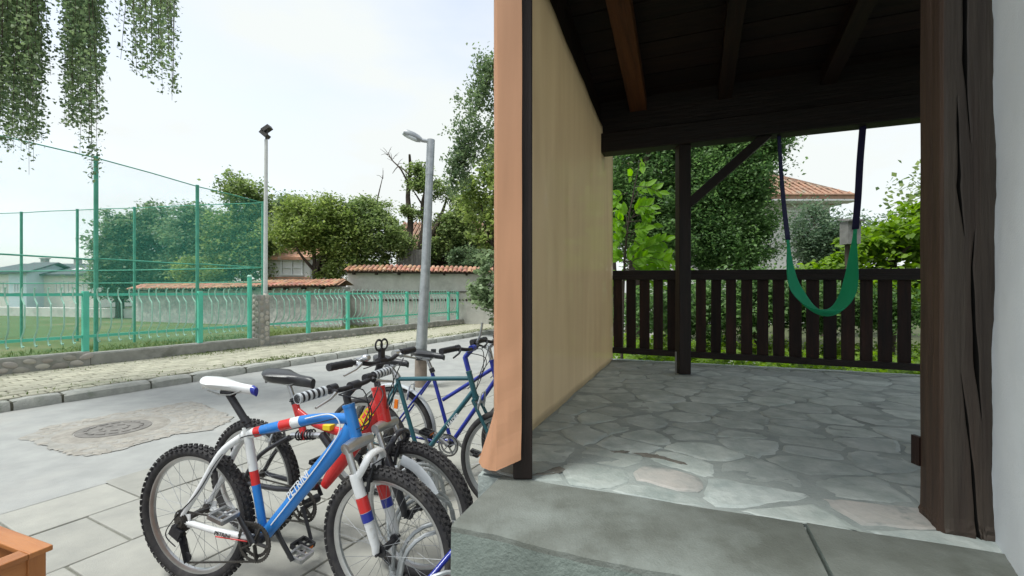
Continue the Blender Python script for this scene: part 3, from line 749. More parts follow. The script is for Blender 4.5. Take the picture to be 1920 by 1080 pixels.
for P in (W3[0], W3[-1]):
    mb.ring((P.x, P.y, P.z), .014, [(0, -.004), (.004, 0), (0, .004), (-.004, 0)], 12)
mb.build('hook', m_chain, sw, world=True)

# ---- the planter box
PZ = .55; pk = PX(100, 1021, 850 * .85 / 473); pc = Vector((pk.x, pk.y, 0))
pl = empty('planter_box', pc, rot_t, label='empty orange brown wooden planter box cut off by the lower left corner', cat='planter')
LX, LY = .8, .4       # extends in -x and -y of the local frame
def pbox(name, c, L_, wd, ht, ax='x'):
    mb = MB(); mb.box((0, 0, 0), (L_, wd, ht)); R = Matrix.Rotation(pi / 2, 4, 'Z') if ax == 'y' else (Matrix.Rotation(-pi / 2, 4, 'Y') if ax == 'z' else Matrix.Identity(4))
    o = mb.build(name, m_planter, pl, M=Matrix.Translation(c) @ R); bevel(o, .003); return o
pbox('rim_board', (-LX / 2, -.03, PZ - .009), LX, .06, .018); pbox('rim_board', (-LX / 2, -LY + .03, PZ - .009), LX, .06, .018)
pbox('rim_board', (-.03, -LY / 2, PZ - .0092), LY - .121, .06, .018, 'y'); pbox('rim_board', (-LX + .03, -LY / 2, PZ - .0092), LY - .121, .06, .018, 'y')
for i in range(3):
    zc = PZ - .018 - .085 - i * .172
    pbox('side_plank', (-LX / 2, -.032, zc), LX - .11, .02, .168); pbox('side_plank', (-LX / 2, -LY + .032, zc), LX - .11, .02, .168)
    pbox('side_plank', (-.032, -LY / 2, zc), LY - .11, .02, .168, 'y'); pbox('side_plank', (-LX + .032, -LY / 2, zc), LY - .11, .02, .168, 'y')
for (x, y) in [(-.035, -.035), (-LX + .035, -.035), (-.035, -LY + .035), (-LX + .035, -LY + .035)]: pbox('corner_post', (x, y, (PZ - .018) / 2), PZ - .02, .045, .045, 'z')
mb = MB(); mb.box((-LX / 2, -LY / 2, PZ - .2), (LX - .09, LY - .09, .02)); mb.build('soil', m_soil, pl)

# ================================================================== BICYCLES
def frame_mats(): pass
def catm(pts, sub=6):
    pts = [Vector(p) for p in pts]; o_ = []
    for i in range(len(pts) - 1):
        P0 = pts[max(i - 1, 0)]; P1 = pts[i]; P2 = pts[i + 1]; P3 = pts[min(i + 2, len(pts) - 1)]
        for k in range(sub):
            t_ = k / sub; o_.append(.5 * ((2 * P1) + (P2 - P0) * t_ + (2 * P0 - 5 * P1 + 4 * P2 - P3) * t_ ** 2 + (3 * P1 - P0 - 3 * P2 + P3) * t_ ** 3))
    o_.append(pts[-1]); return o_
def wheel(parent, x, R, M, knob=True, tyre_r=.026, front=False, guard=None, reflector=True, rim_m=None):
    """M = steering matrix in bike space"""
    Wm = M @ Matrix.Translation((x, 0, R))
    wh = empty('wheel', parent=parent, M=Wm)
    prof = [(tyre_r * cos(a) , tyre_r * 1.02 * sin(a)) for a in [2 * pi * k / 12 for k in range(12)]]
    mb = MB(); RT = R - tyre_r - (.007 if knob else .001); mb.ring((0, 0, 0), RT, prof, 72); ty = mb.build('tyre', m_rubber, wh, smooth=True)
    mb = MB()
    if knob:
        n = 64
        for i in range(n):
            a = 2 * pi * i / n
            for row in (-2, -1, 0, 1, 2):
                aa = a + (pi / n if row % 2 else 0); ph = row * .52; rr = RT + (tyre_r + .003) * cos(ph); y = (tyre_r + .003) * sin(ph)
                Q = Matrix.Rotation(-aa, 3, 'Y') @ Matrix.Rotation(0, 3, 'X') @ Matrix.Rotation(ph, 3, 'Z')
                mb.box((rr * cos(aa), y, rr * sin(aa)), (.011, .0085 if abs(row) < 2 else .007, .016), Q)
        mb.build('tread', m_rubber, wh, fix=False, kind='stuff')
    mb = MB(); rr = RT - tyre_r + .004
    mb.ring((0, 0, 0), rr, [(.006, -.013), (.006, .013), (-.008, .0135), (-.020, .006), (-.020, -.006), (-.008, -.0135)], 72); mb.build('rim', rim_m or m_alu, wh, smooth=True)
    mb = MB(); hw = .05 if front else .062; mb.tube([(0, -hw, 0), (0, -hw + .008, 0), (0, -hw + .009, 0), (0, hw - .009, 0), (0, hw - .008, 0), (0, hw, 0)], [.024, .024, .014, .014, .024, .024], 14)
    mb.tube([(0, -hw - .03, 0), (0, hw + .03, 0)], .006, 8)
    if not front:
        for k in range(6): r_ = .052 - k * .006; yy = -hw - .003 - k * .004; mb.tube([(0, yy, 0), (0, yy - .002, 0)], r_, 20)
    mb.build('hub', m_chain if not front else m_black, wh, smooth=True)
    mb = MB(); ns = 32
    for i in range(ns):
        a = 2 * pi * i / ns; sd2 = 1 if i % 2 else -1; b = a + (.9 if (i // 2) % 2 else -.9)
        mb.tube([(.022 * cos(b), sd2 * (hw - .006), .022 * sin(b)), ((rr - .018) * cos(a), sd2 * .003, (rr - .018) * sin(a))], SPK, 4, cap=False)
    mb.build('spokes', m_spoke, wh, fix=False, kind='stuff')
    if reflector and not knob:
        mb = MB(); aa = random.uniform(.4, 2.2)
        mb.box((.2 * cos(aa), 0, .2 * sin(aa)), (.07, .012, .03), Matrix.Rotation(-aa, 3, 'Y')); mb.build('reflector', m_orange, wh)
    return wh
def saddle(parent, x0, x1, z, m_, wide=.075, THK=.038, name='saddle', tip=None, label=None):
    mb = MB(); n = 16; L_ = x1 - x0; st = []
    for i in range(n + 1):
        f = i / n; x = x0 + L_ * f
        hw = wide * (sin(min(1, (f + .04) * 3.0) * pi / 2)) if f < .3 else wide * (1 - .74 * min(1, (f - .3) / .42) ** .8)
        if f > .94: hw *= .7
        if f < .02: hw *= .55
        top = z + .016 * cos(f * 2.6 + .2) - (.008 if f in (0, 1) else 0); dp = THK * (1 - .35 * f)
        ring_ = []
        for k in range(12):
            a = 2 * pi * k / 12; yy = hw * cos(a); zz = (.018 * sin(a) if sin(a) > 0 else dp * sin(a)) 
            ring_.append((x, yy * (1 if sin(a) >= -.1 else .93), top - .018 + zz))
        st.append(ring_)
    for r_ in st: mb.v.extend(r_)
    for i in range(n):
        mb.mi = 1 if (tip and i > n * .88) else 0
        for k in range(12): k2 = (k + 1) % 12; mb.face((i * 12 + k, i * 12 + k2, (i + 1) * 12 + k2, (i + 1) * 12 + k))
    mb.mi = 0; mb.face(tuple(range(12))); mb.mi = 1 if tip else 0; mb.face(tuple(n * 12 + k for k in range(12)))
    o = mb.build(name, [m_, tip or m_], parent, smooth=True)
    if label: o['label'] = label
    mb = MB()
    for sy in (-1, 1): mb.tube([(x0 + L_ * .2, sy * .03, z - .045), (x0 + L_ * .4, sy * .022, z - .062), (x0 + L_ * .6, sy * .022, z - .06), (x0 + L_ * .85, sy * .008, z - .03)], .0035, 6)
    mb.build('saddle_rail', m_steel, o)
    return o
def cranks(parent, bx, bz, m_arm, ang, ringR=.085, silver=False, pedal_m=None, plastic=True):
    mb = MB(); mb.tube([(bx, -.04, bz), (bx, .04, bz)], .024, 16); mb.build('bottom_bracket', m_black, parent, smooth=True)
    mb = MB()
    for k, R_ in enumerate([ringR, ringR * .78]):
        y = -.058 + k * .009; nt2 = int(44 * R_ / .085); b0 = len(mb.v); n = nt2 * 2
        for i in range(n):
            a = 2 * pi * i / n; r_ = R_ + (.004 if i % 2 else 0)
            for (q_, yy) in ((r_, y - .0015), (r_, y + .0015), (R_ - .012, y + .0015), (R_ - .012, y - .0015)): mb.v.append((bx + q_ * cos(a), yy, bz + q_ * sin(a)))
        for i in range(n):
            j = (i + 1) % n
            for q_ in range(4): q2 = (q_ + 1) % 4; mb.face((b0 + i * 4 + q_, b0 + i * 4 + q2, b0 + j * 4 + q2, b0 + j * 4 + q_))
    for i in range(5):
        a = ang + 2 * pi * i / 5 + .3; mb.bar((bx + .01 * cos(a), -.058, bz + .01 * sin(a)), (bx + (ringR - .01) * cos(a), -.058, bz + (ringR - .01) * sin(a)), .006, .016, up=(0, 1, 0))
    mb.build('chainring', m_alu if silver else m_chain, parent)
    for sy, a in ((-1, ang), (1, ang + pi)):
        e = Vector((bx + .17 * cos(a), sy * .085, bz + .17 * sin(a)))
        mb = MB(); mb.tube([(bx, sy * .066, bz), (bx + .05 * cos(a), sy * .07, bz + .05 * sin(a)), e], [.017, .013, .012], 10, flat=.6); cr_ = mb.build('crank', m_arm, parent, smooth=True)
        mb = MB(); c = e + Vector((0, sy * .055, 0)); mb.tube([e, c + Vector((0, sy * .03, 0))], .006, 8)
        tl = Matrix.Rotation(.25, 3, 'Y')
        for dx in (-.036, .036): mb.box(c + tl @ Vector((dx, 0, 0)), (.012, .085, .022), tl)
        for dy in (-.042, 0, .042): mb.box(c + Vector((0, dy, 0)), (.072, .010, .018), tl)
        mb.build('pedal', pedal_m or m_black, parent)
        if plastic:
            for dx in (-.0425, .0425): mb = MB(); mb.box(c + tl @ Vector((dx, 0, 0)), (.003, .05, .013), tl); mb.build('pedal_reflector', m_orange, parent)
def chain(parent, bx, bz, ringR, R, hub_r=.045):
    mb = MB(); y = -.058; d = Vector((.005, y, .14)) 
    top0 = Vector((0, y - .01, R + hub_r)); top1 = Vector((bx, y, bz + ringR)); 
    arc = [Vector((bx + ringR * sin(a), y, bz + ringR * cos(a))) for a in [pi * k / 10 for k in range(11)]]
    jl = Vector((.035, y - .01, R - .17)); pts = [top0, top1] + arc[1:] + [jl + Vector((0, 0, -.02)), jl + Vector((-.02, 0, 0)), Vector((-.02, y - .01, R - .09)), Vector((.02, y - .01, R - .06)), Vector((0, y - .01, R - hub_r)), Vector((-hub_r, y - .01, R)), top0]
    for a, b in zip(pts, pts[1:]): mb.bar(a, b, .006, .007)
    mb.build('chain', m_chain, parent)
    mb = MB()
    for (x, z) in ((.005, R - .09), (.03, R - .165)): mb.tube([(x, y - .015, z), (x, y - .007, z)], .022, 14)
    mb.bar((.0, y - .018, R - .075), (.035, y - .018, R - .185), .004, .022, up=(0, 1, 0)); mb.bar((.0, y - .004, R - .075), (.035, y - .004, R - .185), .004, .018, up=(0, 1, 0))
    mb.box((-.02, y - .02, R - .05), (.06, .025, .05), Matrix.Rotation(.5, 3, 'Y')); mb.tube([(0, y - .02, R), (-.03, y - .02, R - .04), (.0, y - .02, R - .09)], .012, 8)
    mb.build('rear_derailleur', m_black, parent, smooth=False)
def spl(a, b, f): return Vector(a) + (Vector(b) - Vector(a)) * f
def make_bike(rear, front, P):
    rear = Vector((rear[0], rear[1], 0)); front = Vector((front[0], front[1], 0)); d = (front - rear); wb = d.length; ang = atan2(d.y, d.x)
    root = empty('bicycle', rear, ang, label=P['label'], cat='bicycle', group='bicycles parked in the rack beside the step')
    if P.get('lean'): root.matrix_basis = root.matrix_basis @ Matrix.Rotation(P['lean'], 4, 'X'); WM[root.name] = root.matrix_basis.copy()
    R = P.get('R', .335); fa = (wb, 0, R)
    ht, hb2 = Vector((P['ht'][0], 0, P['ht'][1])), Vector((P['hb'][0], 0, P['hb'][1])); ax = (ht - hb2).normalized()
    ST = Matrix.Translation(hb2) @ Matrix.Rotation(P.get('steer', 0), 4, ax) @ Matrix.Translation(-hb2)
    wheel(root, 0, R, Matrix.Identity(4), P['knob'], P.get('tyre', .026), False)
    wheel(root, wb, R, ST, P['knob'], P.get('tyre', .026), True)
    P['frame'](root, wb, R)
    # head tube
    mb = MB(); mb.tube([hb2, ht], P.get('htr', .021), 16); mb.tube([ht, ht + ax * .012], P.get('htr', .021) + .002, 16); mb.build('head_tube', P['m_head'], root, smooth=True)
    # fork and bars turn together
    P['fork'](root, wb, R, ST, ht, hb2, ax)
    bars(root, ST, ht + ax * .014, ax, P)
    saddle(root, P['sad'][0], P['sad'][1], P['sad'][2], P['sad_m'], P.get('sadw', .07), P.get('sadt', .038), tip=P.get('sad_tip'))
    sx = (P['sad'][0] + P['sad'][1]) / 2 - .005; st = Vector((P['st'][0], 0, P['st'][1]))
    mb = MB(); tp = Vector((sx, 0, P['sad'][2] - .055)); mb.tube([st - (tp - st) * .2, tp], P.get('spr', .0135), 12); mb.tube([tp + Vector((-.03, 0, 0)), tp + Vector((.035, 0, .0))], .017, 10)
    mb.build('seat_post', P.get('m_post', m_black), root, smooth=True)
    mb = MB(); mb.tube([st - (tp - st).normalized() * .015, st + (tp - st).normalized() * .018], .02, 14); mb.tube([st + Vector((0, .0, 0)), st + Vector((.015, -.045, .01))], .004, 6); mb.build('seat_clamp', P.get('m_clamp', m_black), root, smooth=True)
    return root
def bars(root, ST, base, ax, P):
    H = P['bar']; hw = H['hw']; cx = H['x']; cz = H['z']; bk = H.get('back', .03); rise = H.get('rise', 0)
    base_s = base; c = Vector((cx, 0, cz)); tr_ = lambda p: ST @ Vector(p)
    mb = MB(); mb.tube([tr_(base_s), tr_(base_s + ax * max(.03, H.get('stem_h', .04))), tr_(base_s + ax * max(.035, H.get('stem_h', .04) + .01) + Vector((.012, 0, 0)))], [.0165, .0165, .015], 12)
    mb.tube([tr_(base_s + ax * H.get('stem_h', .04)), tr_(c)], [.016, .018], 12); mb.tube([tr_(c + Vector((0, -.025, 0))), tr_(c + Vector((0, .025, 0)))], .021, 12)
    mb.build('stem', H.get('m_stem', m_black), root, smooth=True)
    pts = [(cx - bk, -hw, cz + rise), (cx - bk * .6, -hw * .55, cz + rise), (cx, -.07, cz), (cx, .07, cz), (cx - bk * .6, hw * .55, cz + rise), (cx - bk, hw, cz + rise)]
    pp = [tr_(p) for p in catm(pts, 5)]
    mb = MB(); mb.tube(pp, .0115, 10); mb.build('handlebar', H.get('m_bar', m_black), root, smooth=True)
    for sy in (-1, 1):
        e = Vector((cx - bk, sy * (hw + .003), cz + rise)); i = Vector((cx - bk * .75, sy * (hw - .125), cz + rise)); dd = (i - e)
        mb = MB(); L_ = 9; rr = []
        ptsg = [e + dd * k / L_ for k in range(L_ + 1)]
        mb.tube([tr_(p) for p in ptsg], [.018 + (.0015 if k % 2 else 0) for k in range(L_ + 1)], 12); gr = mb.build('grip', H.get('m_grip', m_black), root, smooth=True)
        if H.get('rings'):
            mb = MB()
            for k in (0, 1.6, 3.2, 4.8, 6.6, 8.2):
                a = e + dd * (k / L_); mb.tube([tr_(a), tr_(a + dd * .085)], .0205, 14)
            mb.build('grip_bands', m_silverg, gr, smooth=True)
        # brake lever and shifter body
        lv = i + dd.normalized() * .025; f0 = Vector((.03, 0, -.012))
        mb = MB(); mb.tube([tr_(lv + Vector((0, sy * .0, 0))), tr_(lv + Vector((0, -sy * .035, 0)))], .02, 10); mb.tube([tr_(lv), tr_(lv + f0 + Vector((0, -sy * .01, 0)))], .012, 8)
        mb.build('shifter', H.get('m_shift', m_black), root, smooth=True)
        mb = MB(); mb.tube([tr_(lv + f0), tr_(lv + f0 + Vector((.012, sy * .04, -.012))), tr_(lv + f0 + Vector((.008, sy * .11, -.03)))], [.008, .006, .005], 8); mb.build('brake_lever', H.get('m_lever', m_alu), root, smooth=True)
    mb = MB()
    for sy in (-1, 1):
        for k in range(H.get('nc', 2)):
            a = Vector((cx + .02, sy * (hw - .16), cz - .01)); b = Vector((cx + .09 + k * .02, sy * .05, cz + .0 - k * .05)); c2 = Vector((cx + .06, -sy * .02, cz - .16)); d2 = Vector((P['hb'][0] - .06 * k, .02, P['hb'][1] + .03))
            mb.tube([tr_(p) for p in catm([a, b, c2, d2], 6)], .0026, 6)
    mb.build('brake_cables', m_black, root, smooth=True)
def tubeo(root, name, pts, r, m_, seg=14, sub=0, flat=None, **k):
    mb = MB(); p = catm(pts, sub) if sub else pts
    rr = r
    if isinstance(r, (list, tuple)) and sub:
        rr = []; n = len(pts) - 1
        for i in range(len(p)):
            f = i / (len(p) - 1) * n; a = min(int(f), n - 1); rr.append(r[a] + (r[a + 1] - r[a]) * (f - a))
    mb.tube(p, rr, seg, flat=flat); return mb.build(name, m_, root, smooth=True, **k)
def vbrake(root, x, z, m_, M=None, ang=0):
    mb = MB(); MM = M or Matrix.Identity(4)
    for sy in (-1, 1):
        mb.tube([MM @ Vector((x, sy * .045, z - .05)), MM @ Vector((x + .01, sy * .048, z)), MM @ Vector((x + .02, sy * .03, z + .06))], [.009, .008, .006], 8)
        mb.box(MM @ Vector((x - .015, sy * .03, z - .01)), (.05, .012, .014))
    mb.tube([MM @ Vector((x + .02, -.03, z + .06)), MM @ Vector((x + .02, .045, z + .06))], .003, 6)
    mb.build('brake', m_, root, smooth=False)
def susp_fork(m_leg, m_stan, m_crown, accent=None, accent2=None):
    def f(root, wb, R, ST, ht, hb2, ax):
        up = ax; side = Vector((0, 1, 0)); off = .065
        ax_pt = Vector((wb, 0, R)); 
        top = hb2 - up * .015
        mb = MB(); mb.tube([ST @ (top + Vector((0, -off - .012, 0))), ST @ (top + Vector((0, 0, .008))), ST @ (top + Vector((0, off + .012, 0)))], [.024, .03, .024], 12); fk = mb.build('fork_crown', m_crown, root, smooth=True)
        dn = (ax_pt - top); dn2 = dn.normalized()
        for sy in (-1, 1):
            a = top + Vector((0, sy * off, 0)) + up * .02; m1 = top + dn * .30 + Vector((0, sy * off, 0)); e = ax_pt + Vector((-.012, sy * off, 0))
            mb = MB(); mb.tube([ST @ a, ST @ m1], .0145, 12); mb.build('fork_stanchion', m_stan, fk, smooth=True)
            mb = MB(); mb.tube([ST @ (top + dn * .24 + Vector((0, sy * off, 0))), ST @ (top + dn * .27 + Vector((0, sy * off, 0))), ST @ (top + dn * .6 + Vector((0, sy * off, 0))), ST @ (top + dn * .92 + Vector((0, sy * off, 0))), ST @ e], [.021, .024, .023, .018, .014], 14)
            mb.build('fork_leg', m_leg, fk, smooth=True)
            if accent:
                mb = MB(); mb.tube([ST @ (top + dn * .46 + Vector((0, sy * off, 0))), ST @ (top + dn * .50 + Vector((0, sy * off, 0))), ST @ (top + dn * .60 + Vector((0, sy * off, 0)))], [.0243, .0245, .0243], 14); mb.build('red_band', accent, fk, smooth=True)
                mb = MB(); mb.tube([ST @ (top + dn * .605 + Vector((0, sy * off, 0))), ST @ (top + dn * .69 + Vector((0, sy * off, 0)))], [.0243, .0238], 14); mb.build('dark_band', accent2, fk, smooth=True)
        # arch bridge
        A = top + dn * .30; fwd = Vector((.045, 0, .012)); pts = [A + Vector((0, -off, 0)), A + fwd * .8 + Vector((0, -off * .95, .05)), A + fwd + Vector((0, -off * .5, .085)), A + fwd + Vector((0, off * .5, .085)), A + fwd * .8 + Vector((0, off * .95, .05)), A + Vector((0, off, 0))]
        mb = MB(); mb.tube([ST @ p for p in catm(pts, 4)], .017, 10, flat=.7); mb.build('fork_arch', m_leg, fk, smooth=True)
        vbrake(root, A.x + .04, A.z + .0, m_black, ST)
    return f
def rigid_fork(m_):
    def f(root, wb, R, ST, ht, hb2, ax):
        top = hb2 - ax * .01; e = Vector((wb, 0, R)); mb = MB()
        mb.tube([ST @ (top + ax * .01), ST @ (top - ax * .02)], .022, 12)
        mb.tube([ST @ (top - ax * .02 + Vector((0, -.045, 0))), ST @ (top - ax * .02 + Vector((0, .045, 0)))], .014, 10)
        for sy in (-1, 1): 
            a = top - ax * .02 + Vector((0, sy * .045, 0)); mid = top + (e - top) * .6 + Vector((-.015, sy * .05, 0))
            mb.tube([ST @ p for p in catm([a, mid, e + Vector((0, sy * .05, 0))], 6)], .011, 10)
        mb.build('fork', m_, root, smooth=True); vbrake(root, top.x + .035, top.z - .03, m_alu, ST)
    return f
# bike 1: blue / white / red
def frame1(root, wb, R):
    BB = (.40, 0, .285); HT = (.845, 0, .90); HB = (.885, 0, .775); ST_ = (.30, 0, .775)
    jn = spl(HT, HB, .62); mid = spl(jn, BB, .12)
    tubeo(root, 'down_tube', [jn + Vector((-.015, 0, 0)), mid, spl(jn, BB, .5), BB], [.03, .034, .033, .028], m_bblue, 18, 4, flat=.75)
    # top tube in colour bands, blue at the head, then white, red, blue, red and white at the seat
    tt0 = Vector(HT) + Vector((.0, 0, -.045)); tt1 = Vector((.285, 0, .735)); arc = catm([tt0, spl(tt0, tt1, .33) + Vector((0, 0, .022)), spl(tt0, tt1, .66) + Vector((0, 0, .016)), tt1], 12)
    n = len(arc); bands = [(0, .44, m_bblue, 'top_tube'), (.44, .53, m_bwhite, 'top_tube_white_band'), (.53, .63, m_bred, 'top_tube_red_band'), (.63, .80, m_bblue, 'top_tube_blue_band'), (.80, .87, m_bred, 'top_tube_red_band'), (.87, 1, m_bwhite, 'top_tube_white_end')]
    for (a, b, m_, nm) in bands:
        i0, i1 = int(round(a * (n - 1))), int(round(b * (n - 1))); mb = MB(); mb.tube(arc[i0:i1 + 1], .0235, 16, flat=.8); mb.build(nm, m_, root, smooth=True)
    tubeo(root, 'seat_tube', [Vector(BB), spl(BB, ST_, .47)], .0185, m_bblue); tubeo(root, 'seat_tube_red_band', [spl(BB, ST_, .47), spl(BB, ST_, .6)], .0187, m_bred)
    tubeo(root, 'seat_tube_white_section', [spl(BB, ST_, .6), Vector(ST_)], .0195, m_bwhite)
    for sy in (-1, 1):
        tubeo(root, 'seat_stay', [(.29, sy * .018, .735), (.20, sy * .045, .66), (.1, sy * .06, .50), (.0, sy * .068, R + .02)], [.017, .016, .014, .012], m_bwhite, 12, 5)
        tubeo(root, 'chain_stay', [(.375, sy * .04, .295), (.2, sy * .055, .305), (.0, sy * .068, R)], [.014, .015, .013], m_bwhite, 12, 4)
        mb = MB(); mb.box((.012, sy * .069, R + .005), (.075, .007, .06)); bevel(mb.build('dropout', m_bwhite, root), .002)
    tubeo(root, 'chain_stay_red_line', [(.36, -.056, .283), (.2, -.072, .291)], .003, m_bred, 6)
    # white piping on frame
    tubeo(root, 'white_stripe', [(.64, -.0235, .845), (.75, -.0235, .872), (.80, -.0245, .86), (.818, -.0265, .825), (.80, -.0275, .775), (.70, -.0275, .64), (.55, -.0275, .46), (.46, -.0255, .355)], .0028, m_decal, 6, 5)
    M = Matrix.Translation((.605, -.0297, .548)); a = atan2(jn.z - BB[2], jn.x - BB[0]); 
    M = M @ Matrix.Rotation(-a, 4, 'Y') @ Matrix.Rotation(pi / 2, 4, 'X')
    textmesh('frame_lettering', 'PETRINI', .044, M, m_decal, root, shear=.25, sx=1.05)
    M = Matrix.Translation((.235, -.0715, .303)) @ Matrix.Rotation(.06, 4, 'Y') @ Matrix.Rotation(pi / 2, 4, 'X'); textmesh('stay_lettering', 'PETRINI', .026, M, m_black, root, shear=.25)
    tubeo(root, 'gear_cable', [(.8, -.03, .86), (.5, -.03, .775), (.3, -.03, .735), (.2, -.055, .64), (.1, -.075, .48), (-.02, -.08, .36), (-.08, -.085, .27), (-.02, -.085, .22)], .0025, m_black, 6, 5)
    cranks(root, BB[0], BB[2], m_blackgl, radians(118), .088, pedal_m=m_steel, plastic=False)
    chain(root, BB[0], BB[2], .085, R); vbrake(root, .16, .62, m_black)
B1 = dict(label='blue and white mountain bike with red accents and white saddle, nearest in the row', knob=True, ht=(.845, .905), hb=(.885, .765), steer=radians(-7), m_head=m_bblue, htr=.025,
          sad=(.04, .355, .985), sad_m=m_bwhite, sad_tip=m_navy, st=(.297, .80), spr=.0165, sadw=.068, frame=frame1, fork=susp_fork(m_bwhite, m_alu, m_alu, m_bred, m_navy),
          bar=dict(x=.875, z=1.0, hw=.275, back=.025, rise=.01, stem_h=.035, m_grip=m_black, rings=True))
b1 = make_bike((-1.52, 2.18), (-.52, 1.91), B1)
# bike 2: red full suspension
def frame2(root, wb, R):
    BB = (.43, 0, .27); HT = (.865, 0, .90); piv = (.515, 0, .365)
    tubeo(root, 'down_tube', [(.885, 0, .86), (.82, 0, .76), (.67, 0, .57), piv], [.036, .05, .052, .024], m_bred, 18, 5, flat=.62)
    tubeo(root, 'seat_tube', [(.312, 0, .785), (.385, 0, .60)], .019, m_bred); tubeo(root, 'seat_strut', [(.325, 0, .75), (.46, 0, .69), (.70, 0, .655)], [.02, .022, .024], m_bred, 14, 4, flat=.7)
    for sy in (-1, 1):
        tubeo(root, 'swing_arm', [(.5, sy * .035, .37), (.25, sy * .055, .33), (0, sy * .066, R)], [.016, .015, .012], m_blackgl, 12, 4)
        tubeo(root, 'upper_stay', [(.0, sy * .066, R + .01), (.12, sy * .058, .5), (.3, sy * .03, .61)], .0125, m_blackgl, 12, 4)
    tubeo(root, 'shock_absorber', [(.29, 0, .61), (.50, 0, .635)], .016, m_alu)
    mb = MB(); pts = [(.33 + .12 * k / 60, .026 * cos(k * 2 * pi / 10), .614 + .02 * k / 60 + .026 * sin(k * 2 * pi / 10)) for k in range(61)]; mb.tube(pts, .0045, 6); mb.build('spring', m_blackgl, root, smooth=True)
    tubeo(root, 'shock_bracket', [(.50, 0, .64), (.56, 0, .58)], .022, m_blackgl); 
    mb = MB(); mb.box((.565, -.02, .69), (.05, .04, .03)); bevel(mb.build('bracket_block', m_yellow, root), .004)
    a = atan2(.86 - .40, .885 - .52); M = Matrix.Translation((.775, -.0335, .705)) @ Matrix.Rotation(-a, 4, 'Y') @ Matrix.Rotation(pi / 2, 4, 'X'); textmesh('frame_lettering', 'UER', .078, M @ Matrix.Translation((.055, .004, .006)), m_yellow, root, shear=.2)
    cranks(root, BB[0], BB[2], m_black, radians(-62), .088, pedal_m=m_black); chain(root, BB[0], BB[2], .085, R)
    # rear brake booster and coil
    vbrake(root, .17, .58, m_alu)
    g = tubeo(root, 'front_mudguard', [(wb - .03, -.07, .60), (wb + .04, -.07, .575), (wb + .11, -.07, .52), (wb + .15, -.07, .46)], .026, m_silverg, 10, 5, flat=.18)
B2 = dict(label='red full suspension mountain bike with black saddle, second in the row', knob=True, ht=(.865, .91), hb=(.905, .745), steer=radians(-3), m_head=m_bred, htr=.033,
          sad=(.09, .44, .955), sad_m=m_vinyl, sadw=.092, sadt=.062, st=(.305, .80), spr=.013, m_post=m_steel, m_clamp=m_blackgl, frame=frame2, fork=susp_fork(m_blackgl, m_alu, m_alu),
          bar=dict(x=.885, z=1.05, hw=.31, back=.03, rise=.02, stem_h=.05, m_lever=m_alu, m_shift=m_alu, nc=1))
b2 = make_bike((-1.485, 2.61), (-.474, 2.22), B2)
mb = MB()                                # bell and phone holder on the red bike
for sx in (-.022, .022): mb.ring((0, 0, 0), .026, [(0, -.006), (.006, 0), (0, .006), (-.006, 0)], 18, Matrix.Translation((.885 + 0, sx, 1.135)) @ Matrix.Rotation(pi / 2, 4, 'Z'))
mb.box((.885, 0, 1.085), (.02, .03, .06)); mb.build('phone_clamp', m_black, b2, smooth=True)
mb = MB(); mb.blob((.885, -.12, 1.085), (.024, .024, .018), 1, 2, 0); mb.build('bell', m_alu, b2, smooth=True)
def cityframe(m_, top_a, top_b, HT, HB, BB, seat, text=None, guard=False, rack=False, ring_m=False):
    def f(root, wb, R):
        tubeo(root, 'top_tube', [top_a, top_b], .0145, m_); tubeo(root, 'down_tube', [spl(HB, HT, .2), BB], .0165, m_); tubeo(root, 'seat_tube', [BB, seat], .0145, m_)
        for sy in (-1, 1):
            tubeo(root, 'seat_stay', [spl(seat, BB, .08) + Vector((0, sy * .015, 0)), (.0, sy * .06, R)], .008, m_); tubeo(root, 'chain_stay', [Vector(BB) + Vector((-.02, sy * .03, 0)), (.0, sy * .06, R)], .0095, m_)
        if text:
            d = Vector(HB) - Vector(BB); a = atan2(d.z, d.x); c = spl(BB, HB, .62); M = Matrix.Translation((c.x, -.0175, c.z)) @ Matrix.Rotation(-a, 4, 'Y') @ Matrix.Rotation(pi / 2, 4, 'X'); textmesh('frame_lettering', text, .034, M, m_decal, root, shear=.2)
        cranks(root, BB[0], BB[2], m_alu, radians(140), .08, silver=True); chain(root, BB[0], BB[2], .078, R); vbrake(root, .14, R + .30, m_alu)
        if guard:
            for (x, M2) in ((0, None),):
                mb = MB(); mb.ring((x, 0, R), R + .018, [(0, -.028), (.006, -.014), (.008, 0), (.006, .014), (0, .028), (.004, .012), (.006, 0), (.004, -.012)], 40, a0=radians(-15), a1=radians(200)); mb.build('rear_mudguard', m_silverg, root, smooth=True)
            mb = MB(); mb.box((-.0, -.075, R + .1), (.05, .012, .07)); mb.box((0, -.0, R + .0), (.02, .14, .02)); mb.build('orange_reflector', m_orange, root)
            ld = MB(); ld.lathe((HB[0] + .07, 0, HB[2] + .02), [(.012, -.05), (.03, 0), (.032, .012)], 14, Matrix.Rotation(pi / 2, 3, 'Y')); ld.build('headlight', m_silverg, root, smooth=True)
    return f
HT3, HB3 = (.775, 0, .88), (.815, 0, .74)
B3 = dict(label='dark teal diamond frame bicycle with long level top tube, third in the row', knob=False, tyre=.021, ht=(.775, .88), hb=(.815, .74), steer=radians(-2), m_head=m_teal, htr=.018,
          sad=(.06, .33, .955), sad_m=m_vinyl, sadw=.075, st=(.245, .83), m_post=m_steel, m_clamp=m_steel, frame=cityframe(m_teal, (.785, 0, .845), (.245, 0, .81), HT3, HB3, (.42, 0, .28), (.24, 0, .83), 'LEADER'),
          fork=rigid_fork(m_teal), bar=dict(x=.80, z=1.04, hw=.29, back=.07, rise=.015, stem_h=.09, m_lever=m_black, m_stem=m_navy))
